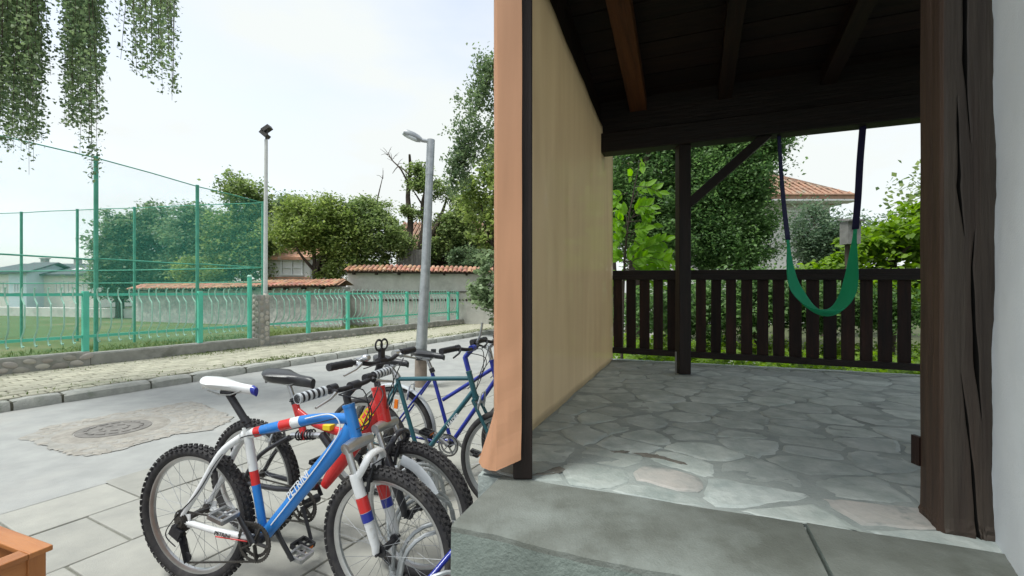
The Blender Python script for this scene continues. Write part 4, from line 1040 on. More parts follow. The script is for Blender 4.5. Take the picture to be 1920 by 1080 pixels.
b3 = make_bike((-1.016, 3.16), (-.016, 2.845), B3)
HT4, HB4 = (.81, 0, .90), (.85, 0, .745)
B4 = dict(label='dark blue step-through bicycle with silver mudguard, farthest in the row', knob=False, tyre=.021, ht=(.81, .90), hb=(.85, .745), steer=radians(-2), m_head=m_navy, htr=.019,
          sad=(.15, .43, .955), sad_m=m_vinyl, sadw=.085, st=(.33, .81), m_post=m_steel, m_clamp=m_black, frame=cityframe(m_navy, (.825, 0, .855), (.42, 0, .595), HT4, HB4, (.49, 0, .28), (.325, 0, .81), None, True),
          fork=rigid_fork(m_navy), bar=dict(x=.84, z=1.05, hw=.28, back=.06, rise=.02, stem_h=.09, m_lever=m_black, m_stem=m_steel))
b4 = make_bike((-.917, 3.52), (.093, 3.20), B4)
# pump-like lever standing at the bars of bike 4
tubeo(b4, 'bar_end', [(.80, -.27, 1.06), (.83, -.275, 1.12), (.845, -.28, 1.2)], .008, m_steel, 8)
# ---- wheel rack: hoops on two rails
rk = empty('bicycle_rack', (-.35, 2.0, 0), radians(107), label='low galvanised wheel rack with round hoops beside the step', cat='bicycle rack')
for yy in (-.16, .16):
    mb = MB(); mb.tube([(-.55, yy, .03), (1.6, yy, .03)], .018, 10); mb.build('base_rail', m_galv, rk, smooth=True)
for i in range(6):
    x = -.42 + i * .36
    for dx in (-.035, .035):
        mb = MB(); pts = [(x + dx, -.16, .03), (x + dx, -.15, .2)] + [(x + dx, -.14 * cos(a), .25 + .14 * sin(a)) for a in [pi * k / 10 for k in range(0, 11)]] + [(x + dx, .15, .2), (x + dx, .16, .03)]
        mb.tube(pts, .0095, 8); mb.build('hoop', m_galv, rk, smooth=True)
lk = empty('cable_lock', (-.24, 1.62, 0), label='blue cable lock with red end looped on the wheel rack', cat='lock')
tubeo(lk, 'cable', [(-.18, -.02, .38), (-.1, .02, .33), (0, .1, .40), (.08, .2, .46), (.05, .3, .40)], .011, m_navy, 10, 6)
tubeo(lk, 'red_sleeve', [(-.1, -.02, .27), (-.02, .0, .30), (.07, .02, .30)], .012, m_bred, 10, 4)

# ================================================================== STREET LAMP AND FLOODLIGHT
lb = PX(789, 725, 1.4 * F / (725 - HY)); zl = lb.y
la = empty('street_lamp', (lb.x, zl, 0), label='grey steel street lamp with cobra head standing at the road edge behind the bicycles', cat='street lamp')
top = PX(808, 262, zl); mid = spl((lb.x, zl, 0), top, .86)
def wtube(parent, name, pts, r, m_, seg=14, **k): mb = MB(); mb.tube(pts, r, seg); return mb.build(name, m_, parent, world=True, smooth=True, **k)
wtube(la, 'pole', [(lb.x, zl, .42), spl((lb.x, zl, 0), top, .5), mid], [.085, .068, .055], m_galv)
wtube(la, 'pole_foot', [(lb.x, zl, -.02), (lb.x + .002, zl, .42)], [.092, .088], m_rustp)
wtube(la, 'pole_cap', [mid - (top - mid) * .02, top], [.06, .058], m_galv)
arm0 = top - Vector((0, 0, .03)); arm1 = PX(796, 263, zl); hd0 = PX(790, 263, zl - .02); hd1 = PX(757, 247, zl - .1)
wtube(la, 'arm', [arm0, hd0], [.028, .028], m_galv)
hh = wtube(la, 'lamp_head', [hd0, spl(hd0, hd1, .2), spl(hd0, hd1, .5), spl(hd0, hd1, .9), hd1], [.035, .055, .062, .05, .03], m_galv)
mb = MB(); d = (hd1 - hd0).normalized(); cc = spl(hd0, hd1, .66) - Vector((0, 0, .03)); mb.blob(cc, (.13, .05, .035), 1, 2, 0, Matrix.Rotation(.42, 3, 'Y')); mb.build('lamp_lens', m_lampglass, la, world=True, smooth=True)
bk_ = PX(800, 668, zl - .1)
mb = MB(); mb.box(bk_ + Vector((0, 0, .03)), (.17, .12, .09)); mb.box(bk_ + Vector((.09, 0, .07)), (.08, .05, .04)); mb.ring((lb.x + .003, zl, bk_.z - .03), .088, [(0, -.02), (.012, -.02), (.012, .02), (0, .02)], 20, None)
mb = MB(); mb.box(bk_ + Vector((0, 0, .03)), (.15, .12, .07)); mb.box(bk_ + Vector((.10, 0, .08)), (.07, .05, .05)); mb.box(bk_ + Vector((-.05, .05, -.04)), (.2, .19, .03)); bevel(mb.build('clamp_bracket', m_black, la, world=True), .004)
# floodlight
fd = S(t_at(497, 2.75), 2.75); fz = fd.y
fl_ = empty('floodlight_pole', (fd.x, fd.y, 0), label='thin white pole with a dark floodlight head standing behind the stone pillar', cat='floodlight')
wtube(fl_, 'pole', [(fd.x, fd.y, 0), PX(499, 262, fz)], [.055, .04], m_whitepole)
mb = MB()
for (dx, dy, a) in ((-.03, 225 + 35, .7), (.02, 240, -.6)):
    c = PX(499, 250 - (8 if dx > 0 else -2), fz) + Vector((dx, 0, 0)); mb.box(c, (.2, .18, .09), Matrix.Rotation(a, 3, 'Y'))
mb.build('lamp_head', m_chain, fl_, world=True); wtube(fl_, 'bracket', [PX(499, 268, fz), PX(501, 240, fz)], .03, m_chain, 8)

# ================================================================== MINT FENCE ON ITS FOOTING
FD = 2.59
posts_l = [t_at(px, FD) for px in (-900, -420, -110, 160, 375)]; tl = t_at(468, FD); tp_ = t_at(489, FD)
posts_r = [t_at(px, FD) for px in (578, 652, 714, 763, 803, 841, 858)]; t_end = posts_r[-1]
def footing(name, t0, t1, htop, stones, label, sz=.075, seed=1):
    e = empty(name, S((t0 + t1) / 2, FD), label=label, cat='wall')
    mb = MB(); rr = random.Random(seed); n = max(4, int((t1 - t0) / .2))
    for i in range(n + 1):
        tt = t0 + (t1 - t0) * i / n; j = rr.uniform(-.006, .006)
        for (d, h) in ((-.14, .05), (-.13 + j, htop - .02), (-.115, htop + j * .5), (.12, htop), (.13, .0)): mb.v.append(tuple(S(tt, FD + d, h)))
    for i in range(n):
        for k in range(5): k2 = (k + 1) % 5; mb.face((i * 5 + k, i * 5 + k2, (i + 1) * 5 + k2, (i + 1) * 5 + k))
    mb.face((0, 1, 2, 3, 4)); mb.face(tuple(n * 5 + k for k in range(5))); mb.build('footing', m_concrete, e, world=True)
    if stones:
        protos = []
        for k in range(6):
            m3 = MB(); m3.blob((0, 0, 0), (1, .42, .62), seed * 10 + k, 2, .07); protos.append(m3.mesh('stone', m_cobble, True))
        tt = t0 + .08; k = 0
        while tt < t1 - .05:
            for row in range(2 if htop < .33 else 2):
                r = sz * rr.uniform(.7, 1.2); h = .13 + .055 + row * .10 + rr.uniform(-.015, .015)
                if h > htop - .065: continue
                if row == 1 and r > sz * 1.2: continue
                M = Matrix.Translation(S(tt + rr.uniform(-.03, .03) + row * sz, FD - .130, h)) @ Matrix.Rotation(rot_s, 4, 'Z') @ Matrix.Rotation(rr.uniform(-.4, .4), 4, 'Y') @ Matrix.Diagonal((r, r * .5, r * .85, 1))
                M = WM[e.name].inverted() @ M
                if k < 290: addobj('stone', protos[k % 6], e, M)
                k += 1
            tt += sz * 2.25
    return e
footing('stone_footing', -6, t_at(163, FD), .37, True, 'low concrete footing with large round river stones under the left end of the fence', .1, 2)
footing('concrete_footing', t_at(164, FD) + .0, tp_ - .14, .335, False, 'plain concrete footing under the fence between the stones and the pillar', 1, 3)
footing('pebble_footing', tp_ + .14, t_end + .4, .33, True, 'low footing studded with small pale stones running to the old wall', .075, 4)
# pillar
pil = empty('stone_pillar', S(tp_, FD), label='square pillar of round river stones set in concrete between the two fence runs', cat='pillar')
PH = CH - (553 - HY) / (F / S(tp_, FD).y)
mb = MB(); mb.box((0, 0, 0), (.27, .29, PH)); o = mb.build('pillar_core', m_concrete, pil, M=Matrix.Translation((0, 0, PH / 2)) @ Matrix.Rotation(rot_s, 4, 'Z')); bevel(o, .015)
rr = random.Random(5); protos = []
for k in range(5): m3 = MB(); m3.blob((0, 0, 0), (1, .3, 1), 70 + k, 2, .07); protos.append(m3.mesh('stone', m_cobble, True))
for face in range(3):
    h = .24
    while h < PH - .05:
        for c in (-1, 1):
            r = rr.uniform(.042, .062); off = c * .062 + rr.uniform(-.012, .012)
            if face == 0: P = U * off - Nn * .142; a = rot_s
            elif face == 1: P = Nn * off + U * .136; a = rot_s + pi / 2
            else: P = Nn * off - U * .136; a = rot_s + pi / 2
            addobj('stone', protos[rr.randrange(5)], pil, Matrix.Translation(P + Vector((0, 0, h + rr.uniform(-.015, .015) + (.05 if c > 0 else 0)))) @ Matrix.Rotation(a, 4, 'Z') @ Matrix.Diagonal((r, r, r * 1.15, 1)))
        h += .128
# fence runs
pk_pts = [(1.475, -.045), (1.455, -.005), (1.41, .0), (1.34, .0), (1.29, -.02), (1.20, -.12), (1.10, -.13), (.85, -.13), (.76, -.09), (.67, -.0), (.60, .005), (.545, -.02), (.52, -.07), (.545, -.095)]
mb = MB(); mb.tube([(0, d, h) for h, d in pk_pts], .0115, 5); picket_me = mb.mesh('picket', m_picket, True)
FB = .335
def fence_run(posts, label, t_start=None, t_stop=None, tall_end=None):
    e = empty('iron_fence', S(posts[0], FD), label=label, cat='fence', group='mint green fence runs along the far pavement')
    allp = ([] if t_start is None else [t_start]) + posts + ([] if t_stop is None else [t_stop])
    for tt in posts:
        mb = MB(); mb.box((0, 0, 0), (.085, .085, 1.42 - FB + .05)); o = mb.build('fence_post', m_mint, e, M=WM[e.name].inverted() @ Matrix.Translation(S(tt, FD, (1.42 + FB - .05) / 2)) @ Matrix.Rotation(rot_s, 4, 'Z')); bevel(o, .008)
    for a, b in zip(allp, allp[1:]):
        g = .045
        for h in (1.36, .63): boxat('fence_rail', S(a + g, FD, h), S(b - g, FD, h), .03, .048, m_mint, e)
        n = max(2, int((b - a - .1) / .155)); 
        for i in range(n):
            tt = a + .09 + (b - a - .18) * (i + .5) / n
            P = S(tt, FD - .018, 0); M = WM[e.name].inverted() @ Matrix.Translation(P) @ Matrix.Rotation(rot_s, 4, 'Z') @ Matrix.Rotation(random.uniform(-.02, .02), 4, 'Y')
            addobj('picket', picket_me, e, M)
    if tall_end is not None:
        wtube(e, 'round_end_post', [S(tall_end, FD, FB - .03), S(tall_end, FD, 1.75)], .048, m_mint); wtube(e, 'post_knob', [S(tall_end, FD, 1.75), S(tall_end, FD, 1.775), S(tall_end, FD, 1.80)], [.055, .055, .03], m_picket)
    return e
fence_run(posts_l, 'mint green iron fence run left of the stone pillar with wide bays', None, tl - .03, tl)
fence_run(posts_r, 'mint green iron fence run right of the stone pillar receding to the old wall', tp_ + .16)
# tall netting round the pitch
ND = 2.95
def uvquad(name, a, b, h0a, h1a, h0b, h1b, m_, parent):
    me = bpy.data.meshes.new(name); A, B = Vector(a), Vector(b); L_ = (B - A).length
    vv = [(A.x, A.y, h0a), (B.x, B.y, h0b), (B.x, B.y, h1b), (A.x, A.y, h1a)]; inv = WM[parent.name].inverted(); vv = [tuple(inv @ Vector(v)) for v in vv]
    me.from_pydata(vv, [], [(0, 1, 2, 3)]); uv = me.uv_layers.new(name='UVMap'); 
    for i, c in enumerate([(0, h0a), (L_, h0b), (L_, h1b), (0, h1a)]): uv.data[i].uv = c
    me.materials.append(m_); return addobj(name, me, parent)
corner = S(t_at(493, ND), ND)
def netrun(pts, hts, mids, label, r=.035):
    e = empty('netting_fence', (pts[0].x, pts[0].y, 0), label=label, cat='netting', group='tall green netting round the pitch')
    for P, h in zip(pts, hts): wtube(e, 'net_post', [(P.x, P.y, 0), (P.x, P.y, h)], r, m_netpost, 10)
    for (P, h), (Q, g) in zip(zip(pts, hts), zip(pts[1:], hts[1:])):
        mb = MB(); mb.tube([(P.x, P.y, h - .03), ((P.x + Q.x) / 2, (P.y + Q.y) / 2, (h + g) / 2 - .02), (Q.x, Q.y, g - .03)], .011, 6)
        mb.build('top_cable', m_netpost, e, world=True, smooth=True)
        for (m0, m1) in mids: mb = MB(); mb.tube([(P.x, P.y, m0), (Q.x, Q.y, m1)], .014, 6); mb.build('net_rail', m_netpost, e, world=True, smooth=True)
        uvquad('net_panel', P, Q, .1, h - .04, .1, g - .04, m_net, e)
np_ = [S(t_at(px, ND), ND) for px in (-700, -160, 180, 370)] + [corner]
def hy(P, y): return CH + (HY - y) * P.y / F
netrun(np_, [4.0, 3.95, hy(np_[2], 293), hy(np_[3], 347), hy(corner, 378)], [(2.02, 2.0)], 'tall green netting fence on round posts just behind the street fence')
fp = [corner, PX(252, 548, 12.3), PX(145, 548, 12.6), PX(40, 548, 12.9), PX(-90, 548, 13.2), PX(-300, 548, 13.8)]
netrun(fp, [hy(corner, 378)] + [hy(P, y) for P, y in zip(fp[1:], (388, 392, 397, 402, 404))], [(2.0, 2.0), (1.65, 1.65)], 'tall green netting fence crossing the grass farther back', .032)

# ================================================================== OLD WALLS WITH TILE CAPS
def tile_mesh(L_=.36, r=.085):
    mb = MB(); n = 6
    for (x, rr_) in ((0, r * .85), (L_, r)):
        for k in range(n + 1): a = pi * k / n; mb.v.append((x, rr_ * cos(a), rr_ * .75 * sin(a)))
        for k in range(n + 1): a = pi * k / n; mb.v.append((x, (rr_ - .014) * cos(a), (rr_ - .014) * .75 * sin(a)))
    m_ = 2 * (n + 1)
    for k in range(n): mb.face((k, k + 1, m_ + k + 1, m_ + k)); mb.face((n + 1 + k, n + 2 + k, m_ + n + 2 + k, m_ + n + 1 + k)); mb.face((m_ + k, m_ + k + 1, m_ + n + 2 + k, m_ + n + 1 + k))
    return mb.mesh('roof_tile', m_tile, True)
tile_me = tile_mesh()
def capped_wall(A, B, h0, h1, th, label, m_, seed, over=.22, slope=.38, skew=0):
    A = Vector(A); B = Vector(B); e = empty('capped_wall', ((A + B) / 2), label=label, cat='wall'); d = (B - A).normalized(); nr = Vector((d.y, -d.x, 0))
    if nr.y > 0: nr = -nr
    L_ = (B - A).length; rr = random.Random(seed); mb = MB(); n = int(L_ / .35)
    for i in range(n + 1):
        P = A + d * (L_ * i / n); h = h0 + (h1 - h0) * i / n
        for (o_, z) in ((th / 2 + .02, 0), (th / 2 + rr.uniform(-.012, .012), h * .5), (th / 2 + rr.uniform(-.01, .01), h), (-th / 2, h), (-th / 2, 0)): Q = P + nr * o_; mb.v.append((Q.x, Q.y, z))
    for i in range(n):
        for k in range(5): k2 = (k + 1) % 5; mb.face((i * 5 + k, i * 5 + k2, (i + 1) * 5 + k2, (i + 1) * 5 + k))
    mb.face(tuple(range(5))); mb.face(tuple(n * 5 + k for k in range(5))); mb.build('wall_body', m_, e, world=True)
    boxat('eaves_board', A + nr * (th / 2 + .03) + Vector((0, 0, h0 + .035)), B + nr * (th / 2 + .03) + Vector((0, 0, h1 + .035)), over * 2 + .02, .05, m_oldwood, e)
    k = 0; x = .05
    for xx in np.arange(.3, L_, .9):
        P = A + d * xx; h = h0 + (h1 - h0) * xx / L_; boxat('eaves_bracket', P + Vector((0, 0, h - .03)), P + nr * (th / 2 + over) + Vector((0, 0, h - .03)), .07, .07, m_oldwood, e)
    ridge = .06 + (th / 2 + over) * slope
    while x < L_:
        h = h0 + (h1 - h0) * x / L_ + .09 + .02 * sin(x * .9)
        for row in range(2):
            s0 = row * .30 * (1 if th + over > .4 else .9); 
            P = A + d * x + nr * (-.02 + s0) + Vector((0, 0, h + ridge - s0 * slope - .02 - row * .0))
            dirn = (nr * 1 + Vector((0, 0, -slope)) + d * rr.uniform(-.07, .07)).normalized(); up = Vector((0, 0, 1)); sy = up.cross(dirn).normalized(); u2 = dirn.cross(sy)
            M = Matrix.Translation(P + Vector((0, 0, rr.uniform(-.012, .012)))) @ Matrix((dirn, sy, u2)).transposed().to_4x4(); addobj('roof_tile', tile_me, e, WM[e.name].inverted() @ M)
        x += rr.uniform(.18, .2)
    # tiles lying on the far slope, and the joints between
    mb = MB(); Q = []
    for i in range(n + 1):
        P = A + d * (L_ * i / n); h = h0 + (h1 - h0) * i / n + .06
        a = P + nr * (th / 2 + over - .02); b = P - nr * (th / 2 + over - .02); Q += [(a.x, a.y, h + .01), (P.x, P.y, h + ridge - .01), (b.x, b.y, h + .01)]
    mb.v = Q
    for i in range(n):
        for k in range(2): mb.face((i * 3 + k, i * 3 + k + 1, (i + 1) * 3 + k + 1, (i + 1) * 3 + k))
    mb.build('tile_bed', m_rooftile, e, world=True)
    return e
capped_wall((-17.6, 21.5, 0), (-6.35, 17.4, 0), 1.45, 1.60, .45, 'low rubble wall with sagging terracotta tile cap behind the fence', m_adobe_lo, 3)
tw = capped_wall((-6.6, 18.4, 0), (-.35, 18.35, 0), 2.17, 2.12, .45, 'taller pale plastered wall with terracotta tile cap at the end of the pavement', m_adobe, 4)
boxat('ledge', (-6.6, 18.12, 1.42), (-.35, 18.08, 1.42), .06, .03, m_oldwood, tw)
capped_wall((-.3, 18.4, 0), (7.5, 33, 0), 2.1, 2.1, .45, 'plastered wall continuing round the bend behind the curtain', m_adobe, 5)
# row of small black vents / pegs in the wall seen behind the fence
mb = MB()
for i in range(34): mb.box((-5.6 + i * .14, 18.13, 1.64 - .55), (.07, .05, .07))
mb.build('wall_pegs', m_oldwood, tw, world=True, kind='stuff')

# ================================================================== BUILDINGS
def gable(mb, x0, x1, y0, y1, h, rise, over=.4, th=.14):
    ym = (y0 + y1) / 2; a = [(x0 - over, y0 - over, h - .12), (x1 + over, y0 - over, h - .12), (x1 + over, ym, h + rise), (x0 - over, ym, h + rise), (x0 - over, y1 + over, h - .12), (x1 + over, y1 + over, h - .12)]
    b = [(x, y, z + th) for x, y, z in a]; mb.add(a + b, [(0, 1, 2, 3), (3, 2, 5, 4), (6, 7, 8, 9), (9, 8, 11, 10), (0, 1, 7, 6), (4, 5, 11, 10), (0, 3, 9, 6), (3, 4, 10, 9), (1, 2, 8, 7), (2, 5, 11, 8)])
def hip(mb, x0, x1, y0, y1, h, rise, over=.5, th=.12):
    ym = (y0 + y1) / 2; q = (y1 - y0) / 2; a = [(x0 - over, y0 - over, h), (x1 + over, y0 - over, h), (x1 + over, y1 + over, h), (x0 - over, y1 + over, h), (x0 + q, ym, h + rise), (x1 - q, ym, h + rise)]
    b = [(x, y, z + th) for x, y, z in a]; F_ = [(0, 1, 5, 4), (1, 2, 5), (2, 3, 4, 5), (3, 0, 4)]
    mb.add(a + b, F_ + [tuple(i + 6 for i in f) for f in F_] + [(i, (i + 1) % 4, 6 + (i + 1) % 4, 6 + i) for i in range(4)])
def window(parent, c, wd, ht, nx=2, ny=2, normal=-1):
    mb = MB(); y = c[1]; t_ = .06
    mb.box((c[0] - wd / 2, y, c[2]), (t_, .1, ht + t_)); mb.box((c[0] + wd / 2, y, c[2]), (t_, .1, ht + t_)); mb.box((c[0], y, c[2] + ht / 2), (wd - t_, .1, t_)); mb.box((c[0], y, c[2] - ht / 2 - .01), (wd + .15, .16, t_))
    for i in range(1, nx): mb.box((c[0] - wd / 2 + wd * i / nx, y, c[2]), (.035, .07, ht - t_))
    for j in range(1, ny): mb.box((c[0], y + .002, c[2] - ht / 2 + ht * j / ny), (wd - t_, .05, .03))
    wdo = mb.build('window', m_wframe, parent); mb = MB(); mb.box((c[0], y + .045, c[2]), (wd - .04, .02, ht - .04)); mb.build('pane', m_glass, wdo)
# far left houses
def house(name, label, loc, rz, wdt, dep, h, rise, m_w, m_r, wins, chim=(), rooffn=gable, over=.4, skylights=()):
    e = empty(name, loc, rz, label=label, cat='house')
    mb = MB(); mb.box((0, dep / 2, h / 2), (wdt, dep, h))
    if rooffn is gable: mb.add([(-wdt / 2, 0, h), (-wdt / 2, dep, h), (-wdt / 2, dep / 2, h + rise - .1), (wdt / 2, 0, h), (wdt / 2, dep, h), (wdt / 2, dep / 2, h + rise - .1)], [(0, 1, 2), (3, 4, 5)])
    mb.build('wall', m_w, e); mb = MB(); rooffn(mb, -wdt / 2, wdt / 2, 0, dep, h + .02, rise, over); rf = mb.build('roof', m_r, e)
    for (x, z, ww, hh2) in wins: window(e, (x, -.03, z), ww, hh2)
    for (x, y, hh2) in chim: mb = MB(); mb.box((x, y, h + rise * .6 + hh2 / 2), (.45, .45, hh2)); mb.box((x, y, h + rise * .6 + hh2 + .05), (.6, .6, .1)); mb.build('chimney', m_adobe_lo, rf)
    for x in skylights:
        mb = MB(); n_ = Vector((0, -rise, dep / 2)); y_ = dep * .2; z_ = h + rise * (y_ / (dep / 2)) + .17; a_ = atan2(rise, dep / 2); mb.box((x, y_, z_), (.9, .8, .06), Matrix.Rotation(a_, 3, 'X')); mb.build('skylight', m_wframe, rf)
    return e
za = 42.; s_ = F / za
hx = lambda px: (px - CX) * za / F
house('house', 'distant cream house with dark roof and white skylights beyond the pitch', (hx(125), za, 0), 0, hx(185) - hx(70), 8, CH + (HY - 515) / s_, 1.1, m_cream, m_darkroof, [(-.6 + -.0, 1.9, .7, 1.0), (.5, 1.9, .7, 1.0), (1.9, 1.9, .7, 1.0)], [(-2.3, 3.5, 1.0)], skylights=(-.3, .8, 1.9, 3.1))
house('house', 'distant pale blue gabled house between two larger houses', (hx(66), za - 1.5, 0), 0, 1.6, 5, CH + (HY - 512) / s_, .9, m_bluewall, m_darkroof, [(0, 1.8, .5, .8)])
house('house', 'distant beige house with grey roof at the left edge beyond the pitch', (hx(5), za + .5, 0), 0, hx(52) - hx(-60), 8, CH + (HY - 512) / s_, 1.0, m_cream, m_darkroof, [(-.5, 1.9, .7, 1.0), (1.4, 1.9, .7, 1.0)], [(-.2, 3.5, 1.0)])
e = empty('retaining_wall', (-26, 27, 0), label='long beige retaining wall along the far side of the pitch', cat='wall')
mb = MB(); n = 26
for i in range(n + 1):
    P = Vector((-40, 29, 0)) + (Vector((-17.5, 23.2, 0)) - Vector((-40, 29, 0))) * i / n
    for (o_, z) in ((0, 0), (.0, .52), (.25, .55), (.25, 0)): mb.v.append((P.x, P.y + o_, z))
for i in range(n):
    for k in range(4): k2 = (k + 1) % 4; mb.face((i * 4 + k, i * 4 + k2, (i + 1) * 4 + k2, (i + 1) * 4 + k))
mb.face((0, 1, 2, 3)); mb.build('wall_body', m_adobe, e, world=True)
# white cottage behind the low wall
zc_ = 23.; sc_ = F / zc_; e = house('cottage', 'white cottage with tall window and red tile roof behind the trees', ((540 - CX) / sc_, zc_, 0), 0, (582 - 500) / sc_, 4, CH + (HY - 484) / sc_, .55, m_house_w, m_tile, [((543 + 5 - 540) / sc_, CH + (HY - 502) / sc_, 1.05, .72)], over=.25)
mb = MB(); gable(mb, -2.1, -1.2, -.6, 1.2, CH + (HY - 490) / sc_, .25, .1); mb.build('lean_to_roof', m_tile, e)
mb = MB(); mb.box((0, -.02, CH + (HY - 521) / sc_), (2.3, .1, .08)); mb.build('string_course', m_tile, e)
# barn with long tile roof
zb = 22.; sb = F / zb; bx_ = lambda px: (px - CX) / sb
e = empty('barn', (bx_(840), zb, 0), label='old barn with a large weathered tile roof and dark eaves behind the tall wall', cat='barn')
mb = MB(); x0, x1 = bx_(752) - bx_(840), bx_(990) - bx_(840); he = CH + (HY - 470) / sb
mb.box(((x0 + x1) / 2, 2.5, he / 2), (x1 - x0 - .6, 5, he)); mb.build('wall', m_oldwood, e)
mb = MB(); gable(mb, x0, x1, 0, 5, he, 1.6, .5, .12); rf = mb.build('roof', m_rooftile, e)
mb = MB(); nrm = atan2(1.72, 3.0)
for i in range(int((x1 - x0 + 1) / .2)):
    x = x0 - .5 + .1 + i * .2; mb.tube([(x, -.52, he + .06), (x, .98, he + .06 + .86 + random.uniform(-.01, .02)), (x, 2.5, he + 1.75)], .07, 5)
mb.build('roof_tile_rows', m_rooftile, rf, smooth=True, fix=False, kind='stuff')
# grey board shed
zs = 19.6; ss = F / zs; e = empty('board_shed', ((770 - CX) / ss, zs, 0), label='grey vertical board screen under the gnarled tree behind the tall wall', cat='shed')
for i in range(12):
    x = (745 + i * 4.6 - 770) / ss; mb = MB(); mb.box((x, random.uniform(-.01, .01), (CH + (HY - 468) / ss) / 2), (.095, .03, CH + (HY - 468) / ss + random.uniform(-.03, .03))); mb.build('board', m_greywood, e)
mb = MB(); mb.box((.03, .04, CH + (HY - 472) / ss), (1.3, .05, .07)); mb.box((.03, .04, CH + (HY - 492) / ss), (1.3, .05, .07)); mb.build('cross_rail', m_greywood, e)
# garden house on the right
zh = 14.; sh = F / zh; gx = lambda px: (px - CX) / sh
e = empty('garden_house', (gx(1450), zh, 0), 0, label='white house with orange tile hip roof behind the garden trees', cat='house')
hw_ = CH + (HY - 380) / sh; xl, xr = -3.0, gx(1556) - gx(1450)
mb = MB(); mb.box(((xl + xr) / 2, 3, hw_ / 2), (xr - xl, 6, hw_)); mb.build('wall', m_house_w, e)
mb = MB(); hip(mb, xl, xr, 0, 6, hw_, 2.0, .55); rf = mb.build('roof', m_rooftile, e)
mb = MB()
for k in range(7):
    f = k / 7; yy = -.55 + 3.5 * f; zz = hw_ + .13 + 2.05 * f; mb.tube([(xl - .5 + 3.4 * f, yy, zz), (xr + .52 - 3.4 * f, yy, zz)], .035, 6)
for i in range(34):
    x = xr + .5 - i * .19; f = min(1, (xr + .5 - x) / 3.6); mb.tube([(x, -.55, hw_ + .13), (x, -.55 + 3.5 * f, hw_ + .13 + 2.05 * f)], .04, 5)
mb.build('roof_tile_rows', m_rooftile, rf, fix=False, kind='stuff')
window(e, (gx(1492) - gx(1450), -.03, CH + (HY - 425) / sh), .75, .95, 2, 1); window(e, (gx(1340) - gx(1450), -.03, CH + (HY - 425) / sh), .75, .95, 2, 1)
mb = MB(); mb.box(((xl + xr) / 2, -.3, hw_ - .02), (xr - xl + 1, .5, .05)); mb.build('eaves', m_wframe, e)

# ================================================================== VEGETATION
def leaves(name, P, size, m_, parent=None, up=.5, asp=.6, droop=0, **k):
    P = np.asarray(P, dtype=np.float64); n = len(P); size = np.broadcast_to(size, (n,)) * RNG.uniform(.5, 1.5, n)
    nr = RNG.normal(size=(n, 3)); nr /= np.linalg.norm(nr, axis=1)[:, None]; nr[:, 2] = np.abs(nr[:, 2]) + up; nr /= np.linalg.norm(nr, axis=1)[:, None]
    r = RNG.normal(size=(n, 3)); r[:, 2] -= droop; u = r - nr * np.sum(r * nr, axis=1)[:, None]; u /= np.linalg.norm(u, axis=1)[:, None]; v = np.cross(nr, u)
    L_ = size[:, None]; a = P - u * L_ * .5; b = P + v * L_ * asp * .5 - u * L_ * .05 + nr * L_ * .08; c = P + u * L_ * .5; d = P - v * L_ * asp * .5 - u * L_ * .05 + nr * L_ * .08
    V = np.stack([a, b, c, d], 1).reshape(-1, 3)
    if parent is not None:
        inv = np.array(WM[parent.name].inverted()); V = V @ inv[:3, :3].T + inv[:3, 3]
    me = bpy.data.meshes.new(name); me.vertices.add(4 * n); me.vertices.foreach_set('co', V.astype(np.float32).ravel())
    me.loops.add(4 * n); me.loops.foreach_set('vertex_index', np.arange(4 * n, dtype=np.int32)); me.polygons.add(n); me.polygons.foreach_set('loop_start', np.arange(0, 4 * n, 4, dtype=np.int32)); me.update(calc_edges=True)
    at = me.attributes.new('rnd', 'FLOAT', 'FACE'); at.data.foreach_set('value', RNG.random(n).astype(np.float32))
    me.materials.append(m_); me.validate(); return addobj(name, me, parent, **k)
def crown_pts(ells, nclump, per, cr_, hollow=.45, flat=.7):
    wts = np.array([e[3] * e[4] * e[5] for e in ells]); wts = wts / wts.sum(); out_ = []; cs = []
    for i in range(nclump):
        e = ells[RNG.choice(len(ells), p=wts)]; d = RNG.normal(size=3); d /= np.linalg.norm(d); r = (hollow + (1 - hollow) * RNG.random() ** .7)
        far = RNG.random() < .16; r = r * (RNG.uniform(1.0, 1.28) if far else 1); c = np.array(e[:3]) + d * r * np.array(e[3:6]); cs.append(c); rr_ = cr_ * RNG.uniform(.5, 1.4) * (.6 if far else 1); m = int(per * RNG.uniform(.5, 1.4) * (.5 if far else 1))
        q = RNG.normal(size=(m, 3)) * np.array([1, 1, flat]) * rr_ * .55; out_.append(c + q)
    return np.concatenate(out_), cs
